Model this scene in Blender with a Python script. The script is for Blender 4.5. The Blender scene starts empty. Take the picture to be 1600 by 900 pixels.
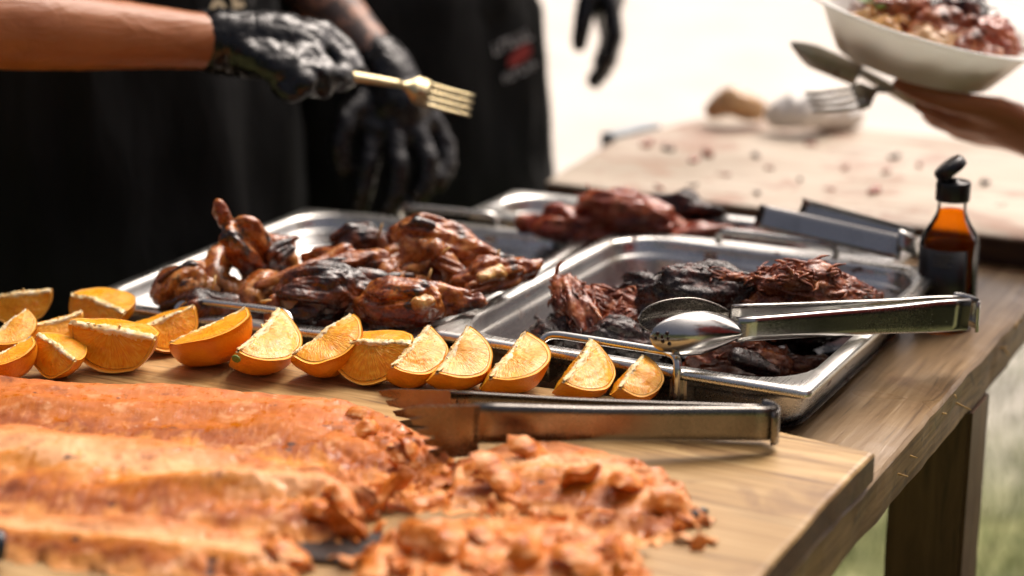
import bpy, bmesh, math, random
import numpy as np
from mathutils import Vector, Matrix, Euler

random.seed(7)
RNG = np.random.default_rng(11)
rad = math.radians
scene = bpy.context.scene
C = scene.collection

# ------------------------------------------------------------------ camera
CAM = np.array([0.73355, -1.25759, 1.32710])
YAW, PITCH = -0.481116, 0.282032
FOC = 2900.71                                   # focal length in photo pixels (1600 wide)
cam_data = bpy.data.cameras.new('camera')
cam = bpy.data.objects.new('camera', cam_data)
C.objects.link(cam)
cam.location = CAM
cam.rotation_euler = Euler((math.pi / 2 - PITCH, 0, -YAW), 'XYZ')
cam_data.sensor_width = 36.0
cam_data.lens = FOC / 1600 * 36
cam_data.clip_start = 0.05
cam_data.clip_end = 500
cam_data.dof.use_dof = True
cam_data.dof.focus_distance = 1.455
cam_data.dof.aperture_fstop = 2.6
scene.camera = cam

# ------------------------------------------------------------------ sky, sun, exposure
SUN = Vector((0.10, 0.72, 1.05)).normalized()
world = bpy.data.worlds.new('World')
scene.world = world
world.use_nodes = True
wn = world.node_tree
sky = wn.nodes.new('ShaderNodeTexSky')
sky.sky_type = 'NISHITA'
sky.sun_disc = False
sky.sun_elevation = math.asin(SUN.z)
sky.sun_rotation = math.atan2(SUN.x, SUN.y)
sky.dust_density = 10.0
sky.air_density = 0.2
sky.ozone_density = 0.0
bgn = wn.nodes['Background']
bgn.inputs['Strength'].default_value = 0.15
wn.links.new(sky.outputs[0], bgn.inputs[0])
sl = bpy.data.lights.new('sun', 'SUN')
sl.energy = 0.9
sl.angle = rad(40)
sl.color = (1.0, 0.92, 0.80)
so = bpy.data.objects.new('sun', sl)
C.objects.link(so)
so.rotation_euler = SUN.to_track_quat('Z', 'Y').to_euler()
scene.view_settings.view_transform = 'Standard'
scene.view_settings.look = 'None'
scene.view_settings.gamma = 1
scene.view_settings.exposure = 0.52
scene.cycles.max_bounces = 10
scene.cycles.caustics_reflective = False
scene.cycles.caustics_refractive = False

# ------------------------------------------------------------------ camera maths for laying things out at their own depth
_fw = np.array([math.sin(YAW) * math.cos(PITCH), math.cos(YAW) * math.cos(PITCH), -math.sin(PITCH)])
_rt = np.array([math.cos(YAW), -math.sin(YAW), 0.0])
_up = np.cross(_rt, _fw)
AWAY = np.array([math.sin(YAW), math.cos(YAW), 0.0])      # horizontal, away from the viewer
UPZ = np.array([0, 0, 1.0])
def ray(x, y): return _fw + _rt * (x - 800) / FOC - _up * (y - 450) / FOC
def at(x, y, z):
    d = ray(x, y); return CAM + d * ((z - CAM[2]) / d[2])
def pd(x, y, D): return CAM + ray(x, y) * D
def proj(P):
    d = np.asarray(P) - CAM; z = d @ _fw
    return np.stack([800 + FOC * (d @ _rt) / z, 450 - FOC * (d @ _up) / z], -1)

T = 0.82        # table top
B = 0.845       # top of the near chopping board
ZR = 0.868      # rim of the near right pan
GROUND = 0.0

# ------------------------------------------------------------------ noise
_perm = np.random.default_rng(3).permutation(256)
_perm = np.concatenate([_perm, _perm, _perm])
_grad = np.random.default_rng(4).normal(size=(256, 3)); _grad /= np.linalg.norm(_grad, axis=1)[:, None]
def perlin(P):
    P = np.asarray(P, float)
    i = np.floor(P).astype(int); f = P - i; i &= 255
    u = f * f * f * (f * (f * 6 - 15) + 10)
    def g(dx, dy, dz):
        h = _perm[_perm[_perm[i[:, 0] + dx] + i[:, 1] + dy] + i[:, 2] + dz] & 255
        return (_grad[h] * (f - np.array([dx, dy, dz]))).sum(1)
    def l(a, b, t): return a + (b - a) * t
    x0 = l(l(g(0,0,0), g(1,0,0), u[:,0]), l(g(0,1,0), g(1,1,0), u[:,0]), u[:,1])
    x1 = l(l(g(0,0,1), g(1,0,1), u[:,0]), l(g(0,1,1), g(1,1,1), u[:,0]), u[:,1])
    return l(x0, x1, u[:, 2]) * 1.6
def fbm(P, s, octv=3, seed=0.0, ridged=False):
    P = np.asarray(P, float) * s + np.array([seed * 7.31, seed * 3.77, seed * 5.13])
    r = np.zeros(len(P)); a = 1.0
    for _ in range(octv):
        n = perlin(P)
        r += a * ((1 - 2 * np.abs(n)) if ridged else n)
        a *= 0.5; P = P * 2.03 + 11.7
    return r

# ------------------------------------------------------------------ mesh helpers
def new_mesh(name, V, F, mats=None, smooth=True, mi=None):
    me = bpy.data.meshes.new(name)
    me.from_pydata([tuple(map(float, v)) for v in V], [], [tuple(map(int, f)) for f in F])
    for m in (mats if isinstance(mats, (list, tuple)) else [mats] if mats else []):
        me.materials.append(m)
    if smooth:
        me.polygons.foreach_set('use_smooth', [True] * len(me.polygons))
    if mi is not None:
        me.polygons.foreach_set('material_index', list(mi))
    me.update()
    return me
def link(name, me, parent=None):
    o = bpy.data.objects.new(name, me); C.objects.link(o)
    if parent is not None: o.parent = parent
    return o
def tag(o, label=None, cat=None, group=None, kind=None):
    if label: o['label'] = label
    if cat: o['category'] = cat
    if group: o['group'] = group
    if kind: o['kind'] = kind
    return o
def thing(name, label, cat, loc=(0, 0, 0), group=None):
    o = bpy.data.objects.new(name, None); C.objects.link(o)
    o.empty_display_size = 0.03
    o.location = loc
    return tag(o, label, cat, group)
def put(name, V, F, mat, root, smooth=True, mi=None):
    """a part built in world coordinates under a root that only has a location"""
    V = np.asarray(V, float) - np.array(root.location)
    return link(name, new_mesh(name, V, F, mat, smooth, mi), root)
class Geo:
    def __init__(s): s.V = []; s.F = []
    def add(s, V, F):
        n = len(s.V); s.V += [tuple(v) for v in V]; s.F += [tuple(i + n for i in f) for f in F]; return s
def box(x0, x1, y0, y1, z0, z1):
    V = [(x, y, z) for z in (z0, z1) for y in (y0, y1) for x in (x0, x1)]
    return V, [(0,2,3,1), (4,5,7,6), (0,1,5,4), (2,6,7,3), (0,4,6,2), (1,3,7,5)]
def grid_faces(nu, nv, cu=False, off=0):
    F = []
    for i in range(nu if cu else nu - 1):
        for j in range(nv - 1):
            a = i * nv + j; b = ((i + 1) % nu) * nv + j
            F.append((off + a, off + b, off + b + 1, off + a + 1))
    return F
def rings(R, closed=True, cap0=True, cap1=True):
    """R: list of rings of equal length"""
    n = len(R[0]); V = [p for r in R for p in r]; F = []
    for i in range(len(R) - 1):
        for j in range(n if closed else n - 1):
            k = (j + 1) % n
            F.append((i*n+j, i*n+k, (i+1)*n+k, (i+1)*n+j))
    if cap0: F.append(tuple(range(n - 1, -1, -1)))
    if cap1: F.append(tuple((len(R) - 1) * n + j for j in range(n)))
    return V, F
def tube(pts, r, n=10, cap=True):
    pts = [np.array(p, float) for p in pts]; m = len(pts)
    rr = [r] * m if np.isscalar(r) else list(r)
    R = []; prev = None
    for i, p in enumerate(pts):
        t = pts[min(i + 1, m - 1)] - pts[max(i - 1, 0)]; t /= np.linalg.norm(t) + 1e-12
        if prev is None:
            a = np.array([0, 0, 1.0]) if abs(t[2]) < .9 else np.array([1.0, 0, 0])
            u = np.cross(t, a)
        else:
            u = prev - t * (prev @ t)
        u /= np.linalg.norm(u); prev = u; v = np.cross(t, u)
        R.append([p + rr[i] * (math.cos(k * 2 * math.pi / n) * u + math.sin(k * 2 * math.pi / n) * v) for k in range(n)])
    return rings(R, True, cap, cap)
def lathe(prof, n=32, c=(0, 0, 0)):
    R = [[(c[0] + r * math.cos(k * 2 * math.pi / n), c[1] + r * math.sin(k * 2 * math.pi / n), c[2] + z) for k in range(n)] for r, z in prof]
    return rings(R, True, prof[0][0] > 1e-6, prof[-1][0] > 1e-6)
def smooth_path(pts, n=24):
    """Catmull-Rom through points"""
    P = [np.array(p, float) for p in pts]; P = [2 * P[0] - P[1]] + P + [2 * P[-1] - P[-2]]
    out = []; seg = len(P) - 3
    for k in range(n):
        s = k / (n - 1) * seg; i = min(int(s), seg - 1); t = s - i
        a, b, c, d = P[i:i + 4]
        out.append(.5 * ((2 * b) + (c - a) * t + (2 * a - 5 * b + 4 * c - d) * t * t + (3 * b - a - 3 * c + d) * t ** 3))
    return out
def seg_spheres(caps):
    """tapered capsules -> list of centres and radii"""
    out = []
    for a, ra, b, rb in caps:
        a = np.array(a, float); b = np.array(b, float); L = np.linalg.norm(b - a)
        n = max(2, int(L / (0.22 * max(min(ra, rb), 1e-4))) + 1)
        for k in range(n):
            t = k / (n - 1); out.append((a + (b - a) * t, ra + (rb - ra) * t))
    return out
_bm = bmesh.new(); bmesh.ops.create_icosphere(_bm, subdivisions=2, radius=1)
_IV = np.array([v.co[:] for v in _bm.verts]); _IF = np.array([[v.index for v in f.verts] for f in _bm.faces]); _bm.free()
def chain(pts, radii): return [(pts[i], radii[i], pts[i + 1], radii[i + 1]) for i in range(len(pts) - 1)]
def blob(caps, voxel, smooth=4):
    """one continuous skin around tapered capsules (voxel remesh, smoothed); world coordinates -> (V, F)"""
    S = seg_spheres(caps)
    V = np.concatenate([_IV * r + c for c, r in S]); n = len(_IV)
    F = np.concatenate([_IF + i * n for i in range(len(S))])
    me = bpy.data.meshes.new('tmp'); me.vertices.add(len(V)); me.vertices.foreach_set('co', V.ravel())
    me.loops.add(F.size); me.loops.foreach_set('vertex_index', F.ravel())
    me.polygons.add(len(F)); me.polygons.foreach_set('loop_start', np.arange(0, F.size, 3))
    me.update(calc_edges=True)
    o = bpy.data.objects.new('tmp', me); C.objects.link(o)
    md = o.modifiers.new('r', 'REMESH'); md.mode = 'VOXEL'; md.voxel_size = voxel
    if smooth:
        ms = o.modifiers.new('s', 'SMOOTH'); ms.factor = .5; ms.iterations = smooth
    dg = bpy.context.evaluated_depsgraph_get(); dg.update()
    m2 = bpy.data.meshes.new_from_object(o.evaluated_get(dg))
    W = np.empty(len(m2.vertices) * 3); m2.vertices.foreach_get('co', W)
    Q = [tuple(p.vertices) for p in m2.polygons]
    bpy.data.objects.remove(o); bpy.data.meshes.remove(me); bpy.data.meshes.remove(m2)
    return W.reshape(-1, 3), Q
def vnormals(V, F):
    N = np.zeros_like(V)
    for k in (3, 4):
        f = np.array([q for q in F if len(q) == k])
        if len(f) == 0: continue
        n = np.cross(V[f[:, 2]] - V[f[:, 0]], V[f[:, k - 1]] - V[f[:, 1]])
        for j in range(k): np.add.at(N, f[:, j], n)
    return N / (np.linalg.norm(N, axis=1)[:, None] + 1e-12)

# ------------------------------------------------------------------ materials
class Mt:
    def __init__(s, name, base=(.5, .5, .5), rough=.5, metal=0.0, **kw):
        s.m = bpy.data.materials.new(name); s.m.use_nodes = True
        s.nt = s.m.node_tree; s.b = s.nt.nodes['Principled BSDF']
        s.b.inputs['Base Color'].default_value = (*base, 1); s.b.inputs['Roughness'].default_value = rough
        s.b.inputs['Metallic'].default_value = metal
        for k, v in kw.items(): s.b.inputs[k.replace('_', ' ')].default_value = v
        s.tc = s.nt.nodes.new('ShaderNodeTexCoord')
    def coord(s, scale=(1, 1, 1), rot=(0, 0, 0), src='Object', loc=(0, 0, 0)):
        mp = s.nt.nodes.new('ShaderNodeMapping'); mp.inputs['Scale'].default_value = scale; mp.inputs['Rotation'].default_value = rot
        mp.inputs['Location'].default_value = loc
        s.nt.links.new(s.tc.outputs[src], mp.inputs['Vector']); return mp.outputs[0]
    def noise(s, scale, detail=4, rough=.55, vec=None, dist=0.0):
        n = s.nt.nodes.new('ShaderNodeTexNoise'); n.inputs['Scale'].default_value = scale
        n.inputs['Detail'].default_value = detail; n.inputs['Roughness'].default_value = rough; n.inputs['Distortion'].default_value = dist
        s.nt.links.new(vec if vec is not None else s.coord(), n.inputs['Vector']); return n.outputs['Fac']
    def voro(s, scale, vec=None, feature='F1'):
        n = s.nt.nodes.new('ShaderNodeTexVoronoi'); n.feature = feature; n.inputs['Scale'].default_value = scale
        s.nt.links.new(vec if vec is not None else s.coord(), n.inputs['Vector']); return n.outputs['Distance']
    def ramp(s, fac, stops):
        r = s.nt.nodes.new('ShaderNodeValToRGB'); e = r.color_ramp.elements
        while len(e) < len(stops): e.new(0.5)
        for k, (p, c) in enumerate(stops):
            e[k].position = p; e[k].color = (*c, 1) if not np.isscalar(c) else (c, c, c, 1)
        s.nt.links.new(fac, r.inputs[0]); return r.outputs[0]
    def mix(s, fac, a, b, mode='MIX'):
        n = s.nt.nodes.new('ShaderNodeMix'); n.data_type = 'RGBA'; n.blend_type = mode
        for sock, v in ((n.inputs[0], fac), (n.inputs[6], a), (n.inputs[7], b)):
            if isinstance(v, (int, float)): sock.default_value = v
            elif isinstance(v, tuple): sock.default_value = (*v, 1)
            else: s.nt.links.new(v, sock)
        return n.outputs[2]
    def math(s, op, a, b=0.0):
        n = s.nt.nodes.new('ShaderNodeMath'); n.operation = op
        for k, v in enumerate((a, b)):
            if isinstance(v, (int, float)): n.inputs[k].default_value = v
            else: s.nt.links.new(v, n.inputs[k])
        return n.outputs[0]
    def set(s, inp, sock): s.nt.links.new(sock, s.b.inputs[inp]); return s
    def bump(s, h, strength=.5, dist=.001, prev=None):
        n = s.nt.nodes.new('ShaderNodeBump'); n.inputs['Strength'].default_value = strength; n.inputs['Distance'].default_value = dist
        s.nt.links.new(h, n.inputs['Height'])
        if prev is not None: s.nt.links.new(prev, n.inputs['Normal'])
        s.nt.links.new(n.outputs[0], s.b.inputs['Normal']); return n.outputs[0]
MAT = {}
def steel(name, base=.68, rough=.24, tint=(1, .99, .93), seed=0.0, dirt=1.0):
    t = Mt(name, tuple(base * c for c in tint), rough, 1.0)
    sm = t.noise(9, 4); st = t.noise(1, 2, vec=t.coord((900, 25, 900)))
    t.set('Roughness', t.ramp(t.mix(.45, sm, st), [(.3, rough * .7), (.7, rough * 1.6)]))
    t.set('Base Color', t.mix(t.ramp(t.noise(22, 5, .65), [(.52, 0.0), (.68, .55)]), tuple(base * c for c in tint), tuple(base * .62 * c for c in tint)))
    sp = t.math('MULTIPLY', t.ramp(t.noise(75, 2, .4, t.coord(loc=(seed, 2, 1))), [(.655, 0.0), (.675, 1.0)]), t.ramp(t.noise(14, 2, .5, t.coord(loc=(1, seed, 3))), [(.45, 0.0), (.6, 1.0)]))
    mx = t.nt.nodes['Principled BSDF'].inputs['Base Color'].links[0].from_socket; t.set('Base Color', t.mix(t.math('MULTIPLY', sp, .85 * dirt), mx, (.12, .035, .012))); t.set('Metallic', t.math('SUBTRACT', 1.0, t.math('MULTIPLY', sp, .8 * dirt)))
    t.bump(st, .06, .0004)
    return t.m
MAT['steel'] = steel('brushed_steel', .74, .26)
MAT['steel_tong'] = steel('tong_steel', .5, .2, (1, .99, .95), dirt=0.0)
MAT['steel_grip'] = steel('grip_tong_steel', .22, .24, (1, .93, .84), dirt=0.0)
MAT['steel_wire'] = steel('wire_steel', .66, .2)
MAT['steel_dull'] = steel('cutlery_steel', .42, .28, (1, .98, .88))
MAT['brass'] = steel('warm_fork_metal', .62, .26, (1.0, .84, .5), dirt=0.0)

def wood(name, cols, scale=(3, 30, 30), rough=.55, stain=None, stain_col=(.1, .05, .02), seed=0.0, knots=True, ring=2.2):
    t = Mt(name, cols[1], rough)
    v = t.coord(scale, loc=(seed, seed * .7, seed * .3))
    g1 = t.noise(1.0, 6, .65, v, ring)
    v2 = t.coord(tuple(s * 5 for s in scale), loc=(seed, 0, 0)); g2 = t.noise(1.0, 3, .6, v2)
    g = t.mix(.35, g1, g2)
    col = t.ramp(g, [(.36, cols[0]), (.48, cols[1]), (.60, cols[2])])
    lines = t.noise(1.0, 2, .5, t.coord(tuple(q * 3.2 for q in scale), loc=(seed + 2, 1, 0)), 1.0); col = t.mix(t.ramp(lines, [(.60, 0.0), (.66, .55)]), col, tuple(c * .45 for c in cols[0]))
    big = t.noise(4.5, 3, .5, t.coord((1, 1, 1), loc=(seed, 1, 2)))
    col = t.mix(t.ramp(big, [(.40, 0.0), (.66, .65)]), col, tuple(c * .62 for c in cols[1]))
    if stain is not None:
        f = t.ramp(t.noise(stain[0], 5, .6, t.coord((1, 1, 1), loc=(3 + seed, 0, 0)), 1.0), [(stain[1], 0.0), (stain[1] + .09, stain[2])])
        col = t.mix(f, col, stain_col)
    t.set('Base Color', col)
    t.set('Roughness', t.ramp(big, [(.35, rough * .7), (.7, min(1, rough * 1.35))]))
    b = t.bump(g2, .35, .0012); t.bump(g1, .4, .002, b)
    return t.m
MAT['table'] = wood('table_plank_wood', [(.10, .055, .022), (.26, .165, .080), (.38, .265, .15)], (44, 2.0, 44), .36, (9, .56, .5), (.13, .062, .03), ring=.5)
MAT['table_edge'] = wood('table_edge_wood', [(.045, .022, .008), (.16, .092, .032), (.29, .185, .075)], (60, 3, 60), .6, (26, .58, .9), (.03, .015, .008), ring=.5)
MAT['leg'] = wood('table_leg_wood', [(.05, .022, .010), (.105, .05, .022), (.15, .075, .035)], (30, 30, 3), .6)
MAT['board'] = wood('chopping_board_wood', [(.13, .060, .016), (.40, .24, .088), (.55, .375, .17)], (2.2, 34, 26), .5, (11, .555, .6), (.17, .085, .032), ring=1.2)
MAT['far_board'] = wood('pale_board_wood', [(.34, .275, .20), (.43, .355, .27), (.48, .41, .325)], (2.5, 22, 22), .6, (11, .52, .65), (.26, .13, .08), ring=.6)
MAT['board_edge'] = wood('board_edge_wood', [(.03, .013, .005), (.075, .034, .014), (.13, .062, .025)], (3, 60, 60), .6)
MAT['toothpick'] = Mt('toothpick_wood', (.62, .38, .13), .6).m

def meat(name, stops, s1=28, char=.55, char_col=(.012, .006, .005), rough=(.10, .46), fib=None, bumpd=.0018, coat=.35, charamt=1.0, pale=None):
    t = Mt(name, stops[1][1], .3, Specular_IOR_Level=.45)
    v = t.coord(fib) if fib else t.coord()
    n1 = t.noise(s1, 6, .62, v, .8); n2 = t.noise(s1 * .55, 4, .55, t.coord(loc=(1.7, 0, .4)), .6); n3 = t.noise(s1 * 6, 4, .6, v)
    col = t.ramp(t.mix(.25, n1, n3), stops)
    if pale: col = t.mix(t.ramp(t.noise(s1 * .9, 4, .55, t.coord(loc=(5, 2, 1))), [(pale[0], 0.0), (pale[0] + .06, pale[2])]), col, pale[1])
    cf = t.ramp(t.mix(.3, n2, n3), [(char, 0.0), (char + .08, charamt)])
    t.set('Base Color', t.mix(cf, col, char_col))
    t.set('Roughness', t.ramp(n3, [(.35, rough[0]), (.7, rough[1])]))
    t.b.inputs['Coat Weight'].default_value = coat; t.b.inputs['Coat Roughness'].default_value = .12
    t.b.inputs['Subsurface Weight'].default_value = .12; t.b.inputs['Subsurface Radius'].default_value = (.006, .002, .001); t.b.inputs['Subsurface Scale'].default_value = .5
    b = t.bump(n3, .35, bumpd * .4); t.bump(n1, .7, bumpd, b)
    return t.m
MAT['chick'] = meat('glazed_chicken_skin', [(.32, (.04, .008, .003)), (.43, (.19, .038, .007)), (.53, (.39, .110, .016)), (.65, (.56, .24, .055))], 58, .535, bumpd=.0022)
MAT['chick_tan'] = meat('tan_chicken_skin', [(.32, (.07, .014, .004)), (.44, (.32, .085, .016)), (.56, (.52, .21, .05)), (.69, (.64, .38, .15))], 55, .55, bumpd=.0018)
MAT['chick_dark'] = meat('charred_chicken_skin', [(.32, (.012, .006, .005)), (.5, (.075, .02, .008)), (.64, (.26, .07, .018)), (.75, (.5, .26, .1))], 60, .50, bumpd=.003)
MAT['chick_meat'] = meat('chicken_meat', [(.3, (.30, .13, .05)), (.5, (.56, .34, .16)), (.68, (.66, .46, .26))], 40, .64, coat=.15)
MAT['stuffing'] = meat('stuffing', [(.32, (.22, .07, .015)), (.46, (.48, .22, .05)), (.56, (.62, .38, .12)), (.7, (.72, .55, .26))], 110, .66, coat=.2)
MAT['pork'] = meat('pulled_pork', [(.32, (.03, .006, .004)), (.43, (.15, .030, .012)), (.52, (.30, .075, .024)), (.62, (.44, .16, .055)), (.74, (.54, .28, .13))], 70, .56, bumpd=.0022, coat=.1, rough=(.14, .5))
MAT['bark'] = meat('charred_pork_bark', [(.3, (.006, .004, .004)), (.5, (.03, .010, .007)), (.66, (.16, .04, .02)), (.78, (.36, .12, .05))], 75, .48, bumpd=.003, coat=.0, rough=(.12, .42))
MAT['ribs'] = meat('red_glazed_ribs', [(.3, (.10, .016, .010)), (.45, (.30, .05, .022)), (.58, (.46, .13, .055)), (.72, (.62, .30, .17))], 55, .60, bumpd=.002)
def salmon(name, warm):
    """u runs along the fish, v from its crusted back to the golden fat line and the pale belly flakes"""
    t = Mt(name, (.6, .25, .08), .35, Specular_IOR_Level=.4)
    uv = t.coord((1, 1, 1), src='UV'); sp = t.nt.nodes.new('ShaderNodeSeparateXYZ'); t.nt.links.new(uv, sp.inputs[0])
    wob = t.noise(1.0, 4, .6, t.coord((22, 5, 1), src='UV'), .5)
    v = t.math('ADD', sp.outputs[1], t.math('MULTIPLY', t.math('SUBTRACT', wob, .5), .55))
    pink = (.56, .17, .035); gold = (.45, .120, .002); pale = (.74, .33, .105); dk = (.16, .032, .004)
    if warm: col = t.ramp(v, [(.0, (.42, .10, .012)), (.18, (.56, .17, .035)), (.36, (.44, .11, .006)), (.52, gold), (.68, (.28, .06, .003)), (.80, (.56, .20, .018)), (.96, pale)])
    else: col = t.ramp(v, [(.0, (.46, .13, .025)), (.12, pink), (.30, (.66, .29, .11)), (.44, (.74, .38, .17)), (.54, (.56, .20, .02)), (.64, gold), (.78, (.28, .06, .003)), (.90, (.60, .24, .05)), (1.0, pale)])
    fine = t.noise(1.0, 5, .65, t.coord((150, 9, 1), src='UV'), .3)
    mot = t.noise(34, 5, .65); mo2 = t.noise(120, 3, .6)
    col = t.mix(t.ramp(fine, [(.58, 0.0), (.70, .5)]), col, pale)
    col = t.mix(t.ramp(mot, [(.58, 0.0), (.70, .65)]), col, (.72, .38, .18))
    col = t.mix(t.ramp(mot, [(.30, .8), (.42, 0.0)]), col, dk)
    col = t.mix(t.ramp(mo2, [(.66, 0.0), (.74, .6)]), col, (.82, .56, .36))
    col = t.mix(t.ramp(t.noise(48, 3, .5, t.coord(loc=(4, 4, 0))), [(.70, 0.0), (.74, .9)]), col, (.05, .015, .008))
    t.set('Base Color', col)
    t.set('Roughness', t.ramp(mo2, [(.36, .14), (.48, .6)]))
    t.b.inputs['Subsurface Weight'].default_value = .06; t.b.inputs['Subsurface Radius'].default_value = (.005, .002, .001); t.b.inputs['Subsurface Scale'].default_value = .5
    b = t.bump(mo2, .35, .0007); b = t.bump(fine, .35, .0008, b); t.bump(mot, .45, .002, b)
    return t.m
def flake_mat(name):
    t = Mt(name, (.8, .45, .25), .4, Specular_IOR_Level=.3); n = t.noise(60, 4, .6, t.coord((1, 1, 3))); m = t.noise(200, 3)
    t.set('Base Color', t.ramp(t.mix(.3, n, m), [(.36, (.30, .060, .003)), (.45, (.52, .14, .010)), (.55, (.66, .25, .060)), (.66, (.82, .50, .27))])); t.set('Roughness', t.ramp(m, [(.35, .25), (.65, .55)]))
    t.b.inputs['Subsurface Weight'].default_value = .08; t.b.inputs['Subsurface Radius'].default_value = (.005, .002, .001)
    b = t.bump(m, .4, .0008); t.bump(t.noise(1, 3, .6, t.coord((40, 40, 420))), .7, .0012, b); return t.m
MAT['salmon'] = salmon('baked_salmon_crust', True)
MAT['salmon_pale'] = salmon('pale_salmon_top', False)
MAT['salmon_in'] = flake_mat('salmon_flesh')
_t = Mt('salmon_skin', (.03, .025, .022), .3); _t.bump(_t.voro(300), .4, .0008); MAT['fish_skin'] = _t.m

_t = Mt('orange_peel', (.78, .27, .008), .38, Specular_IOR_Level=.5)
_t.set('Base Color', _t.ramp(_t.noise(30, 4), [(.3, (.62, .155, .004)), (.52, (.76, .26, .006)), (.72, (.80, .36, .012))]))
_t.b.inputs['Subsurface Weight'].default_value = .1; _t.b.inputs['Subsurface Radius'].default_value = (.006, .003, .001); _t.b.inputs['Subsurface Scale'].default_value = .4
_t.bump(_t.voro(520), .5, .0006); MAT['peel'] = _t.m
_t = Mt('orange_pith', (.86, .74, .50), .6)
_t.set('Base Color', _t.ramp(_t.noise(120, 4), [(.32, (.82, .44, .10)), (.5, (.86, .66, .32)), (.68, (.88, .79, .58))])); _t.bump(_t.noise(260, 4), .7, .0015); MAT['pith'] = _t.m
_t = Mt('orange_flesh', (.82, .36, .02), .28, Specular_IOR_Level=.35)
_v = _t.coord((46, 4.5, 1), src='UV'); _n = _t.noise(1, 4, .6, _v, .6); _n2 = _t.noise(60, 3)
_c = _t.ramp(_t.mix(.3, _n, _n2), [(.32, (.72, .21, .003)), (.48, (.83, .33, .008)), (.60, (.87, .44, .030)), (.72, (.90, .66, .26))])
_t.set('Base Color', _c); _t.b.inputs['Subsurface Weight'].default_value = .3; _t.b.inputs['Subsurface Radius'].default_value = (.012, .006, .002); _t.b.inputs['Subsurface Scale'].default_value = .6
_t.b.inputs['Coat Weight'].default_value = .12; _t.b.inputs['Coat Roughness'].default_value = .1
_t.bump(_n, .8, .0012); MAT['flesh'] = _t.m
MAT['rind'] = Mt('orange_rind_cut', (.80, .36, .022), .5).m
MAT['green'] = Mt('orange_stem_green', (.10, .16, .015), .6).m

_t = Mt('meat_juice', (.02, .008, .005), .08, Specular_IOR_Level=.5)
_t.set('Base Color', _t.ramp(_t.noise(30, 4), [(.4, (.012, .005, .004)), (.7, (.07, .018, .008))])); _t.bump(_t.noise(55, 3), .3, .002); MAT['juice'] = _t.m
def cloth(name, base, rough=.85, s=26):
    t = Mt(name, base, rough, Specular_IOR_Level=.2)
    t.set('Base Color', t.ramp(t.noise(7, 3), [(.3, tuple(c * .75 for c in base)), (.7, tuple(c * 1.3 for c in base))]))
    w = t.noise(1, 2, vec=t.coord((900, 900, 900))); b = t.bump(w, .25, .0006); t.bump(t.noise(s, 3, .5, t.coord((1, 1, .35)), .6), .5, .012, b)
    return t.m
MAT['apron'] = cloth('black_apron_cloth', (.0062, .0066, .0070))
MAT['shirt'] = cloth('black_shirt_cloth', (.005, .0053, .0055))
MAT['trousers'] = cloth('black_trouser_cloth', (.006, .007, .008))
MAT['blue'] = cloth('grey_blue_shirt_cloth', (.10, .13, .17))
_t = Mt('nitrile_glove', (.0030, .0030, .0033), .26, Specular_IOR_Level=.5)
_w = _t.noise(42, 3, .5, _t.coord((1, 1, 1)), 1.4); _t.set('Roughness', _t.ramp(_w, [(.3, .2), (.7, .34)])); _t.bump(_w, .55, .004); MAT['glove'] = _t.m
def skin(name, a, b):
    t = Mt(name, a, .42, Specular_IOR_Level=.4)
    t.set('Base Color', t.ramp(t.noise(14, 4), [(.3, a), (.7, b)]))
    t.b.inputs['Subsurface Weight'].default_value = .15; t.b.inputs['Subsurface Radius'].default_value = (.012, .004, .002); t.b.inputs['Subsurface Scale'].default_value = .5
    b = t.bump(t.noise(300, 3), .25, .0006); t.bump(t.noise(1, 3, .5, t.coord((20, 20, 60)), .8), .5, .006, b); return t.m
MAT['skin1'] = skin('tanned_skin', (.30, .105, .038), (.40, .155, .062))
_t = Mt('tattooed_skin', (.4, .2, .13), .42)
_t.set('Base Color', _t.mix(_t.ramp(_t.noise(32, 4, .6, None, 1.6), [(.44, 0.0), (.52, .85)]), (.46, .25, .17), (.045, .05, .055))); MAT['skin2'] = _t.m
MAT['skin3'] = skin('brown_skin', (.36, .135, .065), (.50, .21, .11))
MAT['hair'] = Mt('dark_hair', (.012, .008, .006), .5).m
MAT['black_plastic'] = Mt('black_plastic', (.010, .010, .011), .32).m
_t = Mt('white_plastic', (.80, .80, .77), .35); _t.b.inputs['Subsurface Weight'].default_value = .5; _t.b.inputs['Subsurface Radius'].default_value = (.02, .02, .018); _tl = _t.nt.nodes.new('ShaderNodeBsdfTranslucent'); _tl.inputs[0].default_value = (.85, .85, .80, 1); _ms = _t.nt.nodes.new('ShaderNodeMixShader'); _ms.inputs[0].default_value = .4
_t.nt.links.new(_t.b.outputs[0], _ms.inputs[1]); _t.nt.links.new(_tl.outputs[0], _ms.inputs[2]); _t.nt.links.new(_ms.outputs[0], _t.nt.nodes['Material Output'].inputs[0]); MAT['white_plastic'] = _t.m
MAT['print_cream'] = Mt('cream_print', (.60, .50, .32), .7).m
MAT['print_white'] = Mt('white_print', (.42, .44, .47), .7).m
MAT['print_red'] = Mt('red_print', (.32, .03, .03), .7).m
MAT['print_grey'] = Mt('grey_print', (.10, .10, .10), .6).m

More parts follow.
